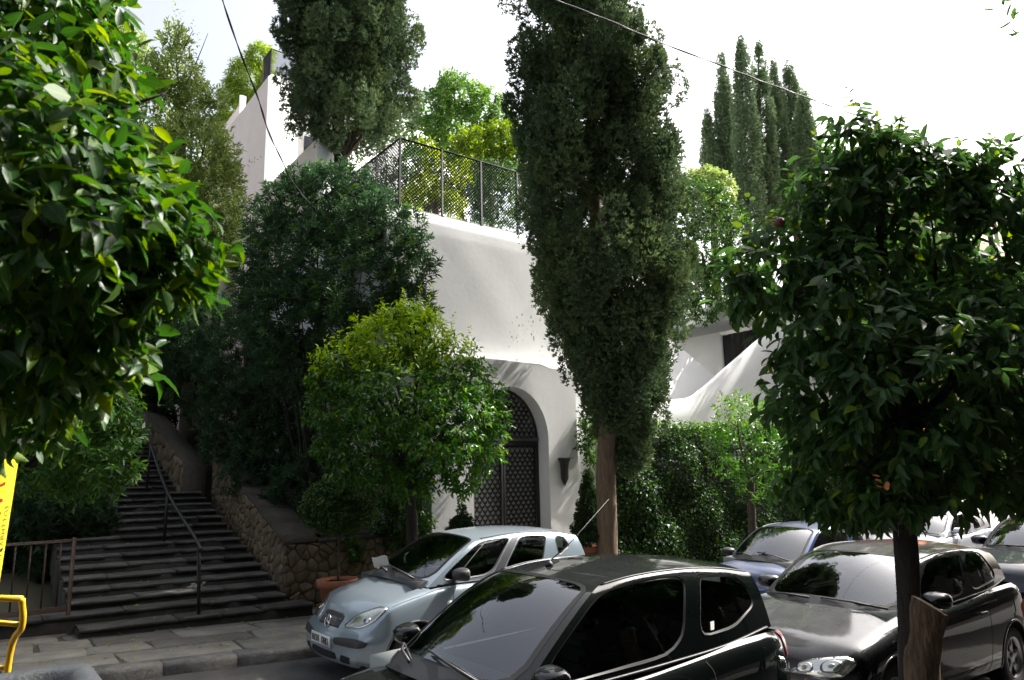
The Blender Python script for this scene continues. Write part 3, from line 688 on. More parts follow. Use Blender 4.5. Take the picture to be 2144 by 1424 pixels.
# flagstones: irregular courses, each stone its own piece
rowy = [0.0]
while rowy[-1] < 2.9: rowy.append(rowy[-1]+random.uniform(.38, .80))
for r in range(len(rowy)-1):
    x = -2.5+random.uniform(-.5, 0)
    while x < 6.6:
        l = random.uniform(.5, 1.5); a, b = x+.010, x+l-.010; x += l
        q = []
        for (px_, dy) in ((a, rowy[r]+.014), (b, rowy[r]+.014), (b, rowy[r+1]-.014), (a, rowy[r+1]-.014)):
            px2 = px_+random.uniform(-.05, .05); q.append((px2, float(kerb_y(px2))+.30+dy+random.uniform(-.05, .03)))
        if q[2][1] > 12.6: continue
        h = random.uniform(.122, .142); tl = random.uniform(-.006, .006); c = np.mean(q, 0)
        top = [(p[0], p[1], gz(p[0])+h+tl*(p[0]-c[0])) for p in q]; inn = [tuple(np.array(c)+(np.array(p)-c)*.965) for p in q]
        V = [(p[0], p[1], gz(p[0])+.06) for p in q]+[(t[0], t[1], t[2]-.012) for t in top]+[(p[0], p[1], gz(p[0])+h) for p in inn]
        F = [(8, 9, 10, 11)]+[(i, (i+1) % 4, 4+(i+1) % 4, 4+i) for i in range(4)]+[(4+i, 4+(i+1) % 4, 8+(i+1) % 4, 8+i) for i in range(4)]
        MB().add(V, F).build('flagstone', 'flag', pav)
# terraces and hillside behind the street
g = MB(); X = np.linspace(-60, 90, 61); Y = np.concatenate([np.linspace(13.2, 40, 28), np.linspace(45, 200, 14)])
def hillz(x, y):
    s = .29*(y-12.6) if y < 40 else .29*27.4+.12*(y-40)
    return min(s, 14.0) if x < 7 else min(max(s, 0)+.15*(x > 7), 13.0)
g.grid([[(x, y, (hillz(x, y)-.35) if x < 4.9 else hillz(x, y)-.1) for y in Y] for x in X]); tag(g.build('hillside', 'hill', smooth=True), kind='structure')
# ------------------------------------------------------------------ staircase
stair = thing('stone_staircase', (3, 11.4, 0), 'long worn stone staircase climbing into the shade between shrubs', 'staircase'); SB = np.array([3, 11.4, 0.])
def sy(n, x): return 11.30+.41*n+.10*(4.4-x)
steps = []
for n in range(15): steps.append((1.45 if n > 1 else (1.50 if n == 0 else -.6), 4.35 if n > 0 else 4.62, sy(n, 4.4), .10+.12*(n+1)))
z = steps[-1][3]; y = steps[-1][2]+.75
for n in range(22): z += .125; steps.append((1.7, 3.98, y, z)); y += .37
rb = MB()
for i, (xa, xb, yy, zt) in enumerate(steps):
    nxt = steps[i+1][2] if i+1 < len(steps) else yy+1; sl = .10
    f = lambda x, d: yy+d+sl*(4.4-x)
    rb.add([(x, f(x, d), zz) for zz in (zt-.6, zt-.045) for x, d in ((xa, .03), (xb, .03), (xb, nxt-yy+.05), (xa, nxt-yy+.05))], [(4, 5, 6, 7), (0, 1, 5, 4), (1, 2, 6, 5), (3, 0, 4, 7)])
    x = xa
    while x < xb-.05:
        l = random.uniform(.55, 1.25)
        if xb-(x+l) < .35: l = xb-x
        a, b = x+.004, x+l-.004; x += l; d0, d1 = random.uniform(-.012, .012), nxt-yy+.02; h = zt+random.uniform(-.006, .006); e = .012
        K_ = max(3, int(l/.14)); xs_ = np.linspace(a, b, K_+1); V = []
        for xq in xs_:                                             # worn, chipped nosing
            n0 = d0+.012*random.random()+(.03 if random.random() < .10 else 0); hz_ = h-.010*random.random()**2
            V += [(xq, f(xq, .08), h-.05), (xq, f(xq, n0+.004), h-.05), (xq, f(xq, n0), hz_-e), (xq, f(xq, n0+e*1.6), hz_), (xq, f(xq, d1), h)]
        F = [(5*q+k, 5*q+k+1, 5*q+k+6, 5*q+k+5) for q in range(K_) for k in range(4)]+[(0, 1, 2, 3, 4), tuple(5*K_+k for k in (4, 3, 2, 1, 0))]
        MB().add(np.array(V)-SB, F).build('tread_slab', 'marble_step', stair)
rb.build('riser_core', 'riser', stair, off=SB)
# ------------------------------------------------------------------ rubble stone walls with each stone proud of the mortar
def clip_half(poly, p, n):
    out = []
    for i in range(len(poly)):
        a, b = poly[i], poly[(i+1) % len(poly)]; da, db = (a-p)@n, (b-p)@n
        if da <= 0: out.append(a)
        if da*db < 0: out.append(a+(b-a)*(da/(da-db)))
    return out
def rubble(root, base, region, to3, cell, mt='rubble', depth=.03, joint=.008, rnd=1.05):
    """voronoi stones inside a convex 2d region; to3(p, d) maps face coords and depth to space"""
    reg = [np.array(p, float) for p in region]; mn, mx = np.min(reg, 0), np.max(reg, 0); pts = []
    ny = max(1, int(round((mx[1]-mn[1])/cell[1]))); nx = max(1, int(round((mx[0]-mn[0])/cell[0])))
    for j in range(-1, ny+1):
        for i in range(-1, nx+2):
            pts.append(mn+((i+.5*(j % 2)+rnd*random.uniform(-.5, .5))*(mx[0]-mn[0])/nx, (j+.5+rnd*random.uniform(-.4, .4))*(mx[1]-mn[1])/ny))
    pts = np.array(pts)
    for k, p in enumerate(pts):
        poly = list(reg); o = np.argsort(np.linalg.norm(pts-p, axis=1))[1:14]
        for q in pts[o]:
            n = q-p; L_ = np.linalg.norm(n); poly = clip_half(poly, p+n*.5-n/L_*joint, n/L_)
            if len(poly) < 3: break
        if len(poly) < 3: continue
        P = np.array(poly); c = P.mean(0)
        ar = abs(sum(P[i-1, 0]*P[i, 1]-P[i, 0]*P[i-1, 1] for i in range(len(P))))/2
        if ar < cell[0]*cell[1]*.12: continue
        P = resample(roundpoly(P, .13, 3), 14); d = depth*random.uniform(.5, 1.3); m = len(P)
        V = [to3(p_, -.01) for p_ in P]+[to3(c+(p_-c)*.97, d*.6) for p_ in P]+[to3(c+(p_-c)*.86, d*random.uniform(.75, 1.1)) for p_ in P]+[to3(c, d*1.08)]
        F = [(a, (a+1) % m, m+(a+1) % m, m+a) for a in range(m)]+[(m+a, m+(a+1) % m, 2*m+(a+1) % m, 2*m+a) for a in range(m)]+[(2*m+a, 2*m+(a+1) % m, 3*m) for a in range(m)]
        MB().add(np.array(V)-base, F).build('stone', mt, root)
sw = thing('stone_retaining_wall', (4.4, 12.05, 0), 'ochre rubble stone retaining wall rising beside the staircase', 'wall'); WBs = np.array([4.4, 12.05, 0.])
core = MB(); T = lambda y: 1.14+.32*(y-12.05)
core.box((4.42, 12.06, -.2), (6.95, 12.5, 1.05))
V = []
for y in (12.1, 17.3): V += [(4.42+.04*(y-12), y, -.2), (4.42+.04*(y-12), y, T(y)-.06), (4.95+.04*(y-12), y, T(y)-.06), (4.95+.04*(y-12), y, -.2)]
core.add(V, [(0, 1, 5, 4), (1, 2, 6, 5), (2, 3, 7, 6), (0, 3, 2, 1), (4, 5, 6, 7)])
V = []
for y in (17.35, 25): V += [(4.02, y, 1), (4.02, y, T(y)-.35), (4.5, y, T(y)-.35), (4.5, y, 1)]
core.add(V, [(0, 1, 5, 4), (1, 2, 6, 5), (2, 3, 7, 6), (0, 3, 2, 1), (4, 5, 6, 7)])
core.build('mortar_core', 'mortar', sw, off=WBs)
rubble(sw, WBs, [(4.42, -.05), (6.95, -.05), (6.95, 1.06), (4.42, 1.06)], lambda p, d: np.array([p[0], 12.06-d, p[1]]), (.22, .16), depth=.022)
for k in range(6):
    ya, yb = 12.1+k*5.2/6, 12.1+(k+1)*5.2/6
    rubble(sw, WBs, [(ya, T(ya)-1.25), (yb, T(yb)-1.25), (yb, T(yb)-.07), (ya, T(ya)-.07)], lambda p, d: np.array([4.42+.04*(p[0]-12)-d, p[0], p[1]]), (.22, .165), depth=.022)
rubble(sw, WBs, [(17.4, T(17.4)-1.4), (21, T(21)-1.4), (21, T(21)-.36), (17.4, T(17.4)-.36)], lambda p, d: np.array([4.02-d, p[0], p[1]]), (.4, .3))
cpx = MB()
for k in range(7):
    ya, yb = 12.03+k*5.25/7, 12.03+(k+1)*5.25/7-.012
    V = [(4.39+.04*(y-12), y, T(y)-dz) for y in (ya, yb) for dz in (.06, 0)]+[(4.98+.04*(y-12), y, T(y)-dz) for y in (ya, yb) for dz in (.06, 0)]
    MB().add(np.array(V)-WBs, [(1, 3, 7, 5), (0, 1, 5, 4), (0, 2, 3, 1), (4, 5, 7, 6), (2, 6, 7, 3)]).build('coping_slab', 'wall_cap', sw)
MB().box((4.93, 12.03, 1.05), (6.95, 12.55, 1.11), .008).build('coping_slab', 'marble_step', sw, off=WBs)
g = MB(); g.grid([[(x, y, T(y)-.15+.1*math.sin(3*x+2*y)) for x in np.linspace(4.9, 7, 10)] for y in np.linspace(12.5, 25, 30)]); tag(g.build('planting_bed', 'soil', smooth=True), kind='structure')
# ------------------------------------------------------------------ white house with the arched portal
WY = 12.15
house = thing('white_house', (9, WY, 0), 'white stuccoed house with arched gateway and high blank garden wall', 'house'); HB = np.array([9, WY, 0.])
prof = [(WY, -.6)]+[(WY+.006*z, z) for z in (1, 3, 5, 6.6, 7.0)]+[(WY+.06, 7.25), (WY+.17, 7.45), (WY+.32, 7.56), (WY+.5, 7.6), (WY+1.0, 7.6)]
mw = MB(); XS = np.linspace(6.3, 12.3, 40)
mw.grid([[(x+.02*math.sin(y_*3), y_+.004*math.sin(x*2.3+z_*1.7)+.002*math.sin(x*5+z_*4), z_) for (y_, z_) in np.array([np.interp(np.linspace(0, len(prof)-1, 60), range(len(prof)), [p[k] for p in prof]) for k in (0, 1)]).T] for x in XS])
mw.add([(6.3, y, z) for y, z in prof]+[(6.3, 21, 7.6), (6.3, 21, -.6)], [list(range(len(prof)+2))])
mw.box((6.302, WY+.9, 7.3), (7.68, 14.52, 7.598)); mw.box((10.54, WY+.9, 7.3), (12.3, 14.52, 7.598)); mw.box((6.302, 14.53, 7.3), (12.3, 21, 7.598)); mw.box((12.28, WY+.05, -.6), (12.3, 21, 7.2))
mw.build('garden_wall', 'stucco_white', house, True, off=HB)
fl = MB()
for k in range(46):                                            # flaked paint low on the wall
    cx_, cz_ = random.gauss(10.0, .45), random.gauss(5.05, .45); r_ = random.uniform(.008, .03); n_ = random.randint(5, 8)
    if not (9.0 < cx_ < 11 and 4.5 < cz_ < 6.2): continue
    fl.add([(cx_+r_*random.uniform(.5, 1.3)*math.cos(t_), WY+.006*cz_-.022, cz_+r_*random.uniform(.6, 1.8)*math.sin(t_)) for t_ in np.linspace(0, 2*math.pi, n_, endpoint=False)], [tuple(range(n_))])
fl.build('flaked_paint', 'flaked', house, off=HB)['kind'] = 'stuff'
# portal block with the arch cut through it
PY = 11.72; PX0, PX1, PT = 7.02, 10.68, 4.38; ac, ar, asz = 8.92, .95, 2.82            # arch centre, radius, spring height
def archpts(r, n=28): return [(ac-r, -.3)]+[(ac+r*math.cos(a), asz+1.12*r*math.sin(a)) for a in np.linspace(math.pi, 0, n)]+[(ac+r, -.3)]
ap = np.array(archpts(ar)); po = MB(); nA = len(ap)
outp = []
for (x_, z_) in ap:                                            # outer contour opposite every arch point
    d = np.array([x_-ac, max(z_-asz, 0)])
    if z_ <= asz: outp.append((PX0 if x_ < ac else PX1, z_))
    else:
        s = min((PX1-ac)/abs(d[0]) if abs(d[0]) > 1e-6 else 1e9, (PT-asz)/d[1]); outp.append((ac+d[0]*s, asz+d[1]*s))
outp = np.array(outp)
for cx in (PX0, PX1): i = np.argmin(np.hypot(outp[:, 0]-cx, outp[:, 1]-PT)); outp[i] = (cx, PT)
def ptop(x, z): return z+(.04 if z > PT-.001 else 0)*(1-abs(x-8.6)/2.2)-(.0 if x < 9.9 or z < PT-.001 else .06)
outp = np.array([(x_, ptop(x_, z_)) for x_, z_ in outp])
po.grid([[(ap[i, 0]+(outp[i, 0]-ap[i, 0])*t, PY+.004*math.sin(outp[i, 0]*3+t*4), ap[i, 1]+(outp[i, 1]-ap[i, 1])*t) for t in np.linspace(0, 1, 8)] for i in range(nA)])
po.grid([[(p[0], y, p[1]) for y in (PY+.001, PY+.02, PY+.45)] for p in ap])                        # reveal
po.grid([[(p[0], y, p[1]) for y in (PY+.001, WY+.1)] for p in outp])
po.build('portal', 'stucco_white', house, True, off=HB)
# forecourt behind the gate
fc = MB(); fc.box((ac-1.2, 14.4, -.3), (ac+1.6, 14.5, 7.29)); fc.box((ac-1.25, WY+.35, -.3), (ac-1.2, 14.4, 7.29)); fc.box((ac+1.55, WY+.35, -.3), (ac+1.6, 14.4, 7.29)); fc.box((ac-1.2, WY+.3, -.3), (ac+1.55, 14.4, -.05))
fc.build('forecourt', 'stucco_white', house, off=HB)
gate = thing('wrought_iron_gate', (ac, PY+.36, 0), 'black wrought iron gate of linked rings filling the white arch', 'gate'); GB = np.array([ac, PY+.36, 0.]); gy = PY+.36
fr = MB(); rr_ = ar-.03
for poly, r in ((archpts(rr_), .028),): fr.tube([(p[0], gy, p[1]) for p in poly], r, 8)
fr.build('gate_frame', 'iron_black', gate, True, off=GB)
MB().box((ac-rr_, gy-.05, 2.70), (ac+rr_, gy+.05, 2.79), .006).build('transom', 'iron_black', gate, off=GB)
MB().box((ac-rr_, gy-.07, 2.792), (ac+rr_, gy+.03, 2.86), .006).build('transom_cap', 'trim_grey', gate, off=GB)
for xm in (ac-rr_+.05, ac-.03, ac+.035, ac+rr_-.05): MB().box((xm-.028, gy-.03, -.05), (xm+.028, gy+.03, 2.71), .005).build('stile', 'iron_black', gate, off=GB)
for zm in (.05, 2.66): MB().box((ac-rr_, gy-.024, zm), (ac+rr_, gy+.024, zm+.06), .005).build('leaf_rail', 'iron_black', gate, off=GB)
pw, ph_ = .130, .088; ring_me = None; rings = []
for j in range(50):
    for i in range(-8, 9):
        x_, z_ = ac+(i+.5*(j % 2))*pw, .12+j*ph_
        if z_ > 2.62 and z_ < 2.92: continue
        lim = rr_-.07 if z_ < asz else rr_*math.sqrt(max(0, 1-((z_-asz)/(1.12*rr_))**2))-.05
        if abs(x_-ac) < lim: rings.append((x_, z_))
rings.sort(key=lambda p: -(p[0]+p[1]*.4)); rest = MB()
tor = MB().tube([(.056*math.cos(a), 0, .078*math.sin(a)) for a in np.linspace(0, 2*math.pi, 15)], .0095, 5, False).tube([(0, 0, -.075), (0, 0, -.03)], .010, 5)
rme = mesh_np(np.concatenate(tor.V), tor.F); rme.materials.append(MATS['iron_black'])
for k, (x_, z_) in enumerate(rings):
    if k < 300:
        o = bpy.data.objects.new('ring', rme); COL.objects.link(o); o.parent = gate; o.location = (x_-ac, 0, z_)
    else: rest.add(np.concatenate(tor.V)+[x_-ac, 0, z_], tor.F)
if rest.n: rest.build('rings', 'iron_black', gate)['kind'] = 'stuff'
# wall lamp
lp = aty(1180, 955, PY); lamp = thing('wall_lamp', (lp[0], PY, 0), 'dark flared iron wall lamp on white portal right of arch', 'lamp')
sec = [(.30, .165), (.27, .150), (.20, .118), (.08, .100), (-.08, .098), (-.12, .094)]
zc = aty(1180, 990, PY)[2]
b = MB(); b.grid([[(w_*math.cos(a), -w_*.75*math.sin(a)-.005, zc+.15+h_-.15) for a in np.linspace(0, math.pi, 13)] for h_, w_ in sec]); b.box((-.168, -.13, zc+.296), (.168, 0, zc+.312), .004); b.build('shade', 'lamp_iron', lamp, True)
b = MB(); b.grid([[(w_*math.cos(a), -w_*.75*math.sin(a)-.005, zc+h_) for a in np.linspace(0, math.pi, 13)] for h_, w_ in [(-.12, .094), (-.24, .03), (-.245, .0)]]); b.lathe([(.001, -.275), (.014, -.268), (.014, -.25), (.006, -.24)], (0, -.02, zc), 10); b.build('finial', 'lamp_iron', lamp, True)
# ------------------------------------------------------------------ lattice fence on the garden wall
def fence(nm, label, pts, z0, z1, posts, grp=None, pitch=.055, slats=False):
    pts = [np.array(p, float) for p in pts]; r0 = thing(nm, (*pts[0][:2], z0), label, 'fence', grp); base = np.array([*pts[0][:2], z0])
    for a, b, npst in zip(pts[:-1], pts[1:], posts):
        d = b-a; L_ = np.linalg.norm(d); d /= L_
        MB().tube([(*a, z1), (*b, z1)], .02, 6).build('top_rail', 'fence_grey', r0, True, off=base)
        for k in range(npst+1):
            p = a+(b-a)*k/npst; n = np.array([-d[1], d[0]])
            MB().box((p[0]-.024, p[1]-.024, z0-.1), (p[0]+.024, p[1]+.024, z1+.01), .004).build('post', 'fence_grey', r0, off=base)
            if k == npst: break
            q = a+(b-a)*(k+1)/npst; m = MB(); w_ = L_/npst; h = z1-z0; st = pitch*1.414
            for sg in (1, -1):
                for c in np.arange(-h if sg > 0 else 0, w_ if sg > 0 else w_+h, st):
                    s0, s1 = (max(0, c), min(w_, c+h)) if sg > 0 else (max(0, c-h), min(w_, c))
                    if s1-s0 < .02: continue
                    zz = (lambda s: s-c) if sg > 0 else (lambda s: c-s)
                    P0, P1 = p+d*s0, p+d*s1; o = .006*sg
                    m.tube([(P0[0]+n[0]*o, P0[1]+n[1]*o, z0+zz(s0)), (P1[0]+n[0]*o, P1[1]+n[1]*o, z0+zz(s1))], .0085, 4, False)
            m.build('lattice_panel', 'fence_grey', r0, off=base)['kind'] = 'stuff'
    return r0
fence('lattice_fence', 'grey diagonal lattice fence on top of the white garden wall', [(10.7, 12.36), (6.66, 12.36), (6.66, 16.5)], 7.58, 8.98, (4, 4))
# rounded pier and upper house blocks
pier = thing('rounded_pier', (7.2, 18, 8), 'pale pink garden pier with rounded top below the upper house', 'wall'); pb = np.array([7.2, 18, 8.])
a0, a1 = aty(665, 283, 18), aty(700, 300, 18); zt = a0[2]; wv = a1[0]-a0[0]
m = MB(); pr = [(a0[0], 4), (a0[0], zt-.16), (a0[0]+.03, zt-.05), (a0[0]+.10, zt), (a0[0]+wv*.6, zt-.03), (a1[0]-.08, a1[2]+.06), (a1[0], a1[2]-.1), (a1[0], 4)]
m.prism(pr, lambda p: (p[0], 18, p[1]), lambda p: (p[0], 18.02, p[1])); m.grid([[(p[0], y, p[1]) for y in (18, 23)] for p in pr[2:]]); m.build('pier_front', 'stucco_white', pier, off=pb)
MB().add([(a0[0]-.002, y, z) for y in (18.001, 23) for z in (4, zt-.16)]+[(a0[0]+.03, y, zt-.05) for y in (18.001, 23)], [(0, 1, 3, 2), (1, 4, 5, 3)]).build('pier_side', 'stucco_pink', pier, off=pb)
up = thing('upper_house', (7.3, 23, 10), 'tall pale house on the hill with pink side and white front', 'house'); ub_ = np.array([7.3, 23, 10.])
c0 = aty(562, 153, 23); c1 = aty(623, 285, 23)
MB().add([(c0[0], 23, 4), (c1[0], 23, 4), (c1[0], 23, c0[2]-.05), (c0[0]+.12, 23, c0[2]), (c0[0], 23, c0[2]-.12), (c0[0]+.12, 29, c0[2]), (c1[0], 29, c0[2]-.05), (c1[0]+.0, 23.6, 4), (c1[0], 23.6, c0[2]-.05)], [(0, 1, 2, 3, 4), (3, 2, 6, 5), (1, 7, 8, 2)]).build('front_wall', 'stucco_white', up, off=ub_)
s1 = np.array([c0[0], 24.7]); zl = c0[2]-.55
MB().add([(c0[0], 23.001, 4), (c0[0], 23.001, c0[2]-.12), (c0[0]+.11, 23.001, c0[2]-.005), (c0[0]+.11, 29, c0[2]-.005), (c0[0], 29, c0[2]-.12), (c0[0], 29, 4)], [(0, 1, 4, 5), (1, 2, 3, 4)]).build('side_wall', 'stucco_pink', up, off=ub_)
q = aty(518, 198, 26.3); m = MB(); m.box((q[0]-.05, 26.3, 4), (c0[0]-.001, 26.32, q[2]-.1)); m.build('setback_front', 'stucco_white', up, off=ub_)
MB().box((q[0]-.06, 26.301, 4), (q[0]-.04, 34, q[2]-.12)).build('side_wall', 'stucco_pink', up, off=ub_)
MB().box((c1[0]+.002, 24.2, 4), (c1[0]+8, 24.3, c1[2]+2.6)).build('recessed_wall', 'stucco_white', up, off=ub_)
w0 = aty(628, 288, 24.15); wn = MB().box((w0[0]+.15, 24.1, w0[2]-2.2), (w0[0]+2.6, 24.16, w0[2]+.1)).build('window', 'window_dark', up, off=ub_)
MB().box((w0[0]+.15, 24.06, w0[2]-.95), (w0[0]+2.6, 24.095, w0[2]-.88)).build('window_bar', 'fence_grey', wn, off=ub_)
low = thing('lower_side_wall', (5.6, 20, 2), 'pinkish side wall with small dark window above the staircase', 'wall'); lb = np.array([5.6, 20, 2.])
MB().box((5.55, 19.5, 2), (5.75, 30, 8.55)).build('wall', 'stucco_pink', low, off=lb)

MB().box((5.52, 20.8, 5.9), (5.56, 21.6, 7.1)).build('window', 'window_dark', low, off=lb)
f2 = fence('roof_fence', 'dark slatted fence on the roof edge behind the left cypress', [(8.6, 23.1), (c0[0]+.1, 23.1), (c0[0]+.1, 23.9)], c0[2]-.02, c0[2]+1.0, (1, 1))
# ------------------------------------------------------------------ curved white garden wall and canopy wing
cw = thing('curved_garden_wall', (16, 12.75, 0), 'white garden wall with swooping curved top behind the ivy hedge', 'wall'); cb = np.array([16, 12.75, 0.])
top = [(11.9, 3.0), (13.6, 3.1), (14.4, 3.55), (15.1, 3.93), (15.9, 4.04), (16.5, 4.32), (17.5, 4.89), (18.5, 5.46), (19.5, 6.03), (21, 6.7), (26, 6.9)]
tf = pchip(top); XX = np.linspace(11.9, 26, 90)
m = MB(); m.grid([[(x, 12.75+.35*(1-s)**2*0, -.6+s*(float(tf(x))+.6)) for s in np.linspace(0, 1, 10)]+[(x, 12.80, float(tf(x))+.035), (x, 12.93, float(tf(x))+.03), (x, 12.97, float(tf(x))-.03), (x, 12.97, 0)] for x in XX]); m.build('wall', 'stucco_white', cw, True, off=cb)
bw = thing('stair_parapet', (16, 14.2, 0), 'smooth white parapet sloping down behind the curved wall', 'wall'); bb = np.array([16, 14.2, 0.])
pA, pB = aty(1418, 722, 14.2), aty(1520, 806, 14.2)
m = MB(); m.prism([(pA[0]-3.5, 1), (pB[0]+2, 1), (pB[0]+2, pB[2]-1.7), (pB[0], pB[2]), (pA[0], pA[2]), (pA[0]-1, pA[2]+.35), (pA[0]-3.5, pA[2]+.4)], lambda p: (p[0], 14.2, p[1]), lambda p: (p[0], 14.4, p[1])); m.build('parapet', 'stucco_white', bw, off=bb)
wing = thing('canopy_wing', (21, 14, 0), 'white house wing with projecting canopy slab and dark barred window', 'house'); wb = np.array([21, 14, 0.])
MB().box((20, 13.2, 6.98), (25, 19.5, 7.6), .01).build('canopy', 'stucco_white', wing, off=wb)
MB().box((21.5, 13.0, 2), (21.7, 13.6, 6.975)).build('wall', 'stucco_white', wing, off=wb)
MB().box((21.5, 15.75, 2), (21.8, 20.5, 6.975)).build('wall', 'stucco_white', wing, off=wb)
MB().box((21.5, 13.6, 6.85), (21.72, 15.75, 6.974)).build('lintel', 'stucco_white', wing, off=wb); MB().box((21.5, 13.6, 2), (21.72, 15.75, 3.9)).build('wall', 'stucco_white', wing, off=wb)
MB().box((20.1, 19.6, 2), (21.49, 19.8, 6.97)).build('wall', 'stucco_white', wing, off=wb)
wz = MB().box((21.62, 13.6, 3.9), (21.66, 15.75, 6.85)).build('window', 'window_dark', wing, off=wb)
for k in range(10): MB().box((21.55, 13.65+k*.22, 3.9), (21.57, 13.68+k*.22, 6.85)).build('window_bar', 'iron_black', wz, off=wb)
# ------------------------------------------------------------------ orange and cream building far down the street
ob = thing('orange_building', (24, 11.3, 0), 'orange and cream apartment building with marble plinth down the street', 'building'); obb = np.array([24, 11.3, 0.]); OY = 11.3
MB().box((23.2, OY, 1.0), (26.6, OY+5, 4.2)).build('ground_floor', 'orange_wall', ob, off=obb)
MB().box((27.9, OY, .98), (45, OY+9, 4.2)).build('ground_floor', 'orange_wall', ob, off=obb)
MB().box((26.602, OY+.5, -.6), (27.898, OY+.6, 4.2)).build('doorway', 'dark_void', ob, off=obb)
for xa, xb in ((23.1, 26.5), (28.0, 30.2), (30.2, 32.6), (32.6, 35), (35, 38), (38, 42)):
    MB().box((xa+.004, OY-.09, -1.2), (xb-.004, OY+.02, .93), .012).build('plinth_panel', 'plinth', ob, off=obb)
MB().box((26.5, OY-.14, -1), (26.75, OY+.2, 3.2), .01).build('door_jamb', 'plinth', ob, off=obb); MB().box((27.75, OY-.14, -1), (28.0, OY+.2, 3.2), .01).build('door_jamb', 'plinth', ob, off=obb)
for k, (xa, xb) in enumerate(((28.55, 29.15), (29.75, 30.4), (31.5, 32.2), (33.2, 34))):
    MB().box((xa, OY-.10, -.25), (xb, OY-.085, .35)).build('cellar_opening', 'dark_void', ob, off=obb)
for k in range(4): MB().box((26.0+.1*k, OY-1.3+.32*k, -.65), (28.7-.1*k, OY+.4, -.35+.16*k), .012).build('entrance_step', 'plinth', ob, off=obb)
MB().box((27.3, OY+.003, 4.2), (45, OY+3, 13.5)).build('upper_floors', 'cream_wall', ob, off=obb)
MB().box((27.1, OY-.25, 13.5), (45, OY+3, 13.75)).build('cornice', 'cream_wall', ob, off=obb)
for f in range(3):
    for k in range(5):
        xa = 28.4+k*3.2; za = 5.2+f*2.9
        wo = MB().box((xa, OY-.03, za), (xa+1.2, OY-.001, za+1.7)).build('window', 'window_dark', ob, off=obb)
        MB().box((xa-.12, OY-.10, za-.12), (xa+1.32, OY-.032, za-.002)).build('sill', 'plinth', wo, off=obb)
for xq in (28.5, 30.2): MB().lathe([(.25, 13.75), (.28, 14.6), (.05, 14.9)], (xq, OY+2, 0), 12).build('chimney', 'cream_wall', ob, off=obb)

# ------------------------------------------------------------------ apartment block on the viewer's side of the street (behind the camera, unseen; added dark and tall to dim the car reflections)
nb_ = thing('apartment_building', (5, -3, 0), 'unseen dark apartment block on the near side of the street behind the viewer', 'building'); nbb = np.array([5, -3, 0.])
MB().box((-30, -14, -2), (60, -3, 20.5)).build('wall', 'near_wall', nb_, off=nbb)
for f in range(6):
    for k in range(14):
        xa = -28+k*6.2; za = 1.2+f*3.4; MB().box((xa, -2.99, za), (xa+1.6, -2.96, za+1.7)).build('window', 'window_dark', nb_, off=nbb)
        if f: MB().box((xa-1, -2.995, za-.9), (xa+3.2, -1.9, za-.75)).build('balcony', 'near_wall', nb_, off=nbb)
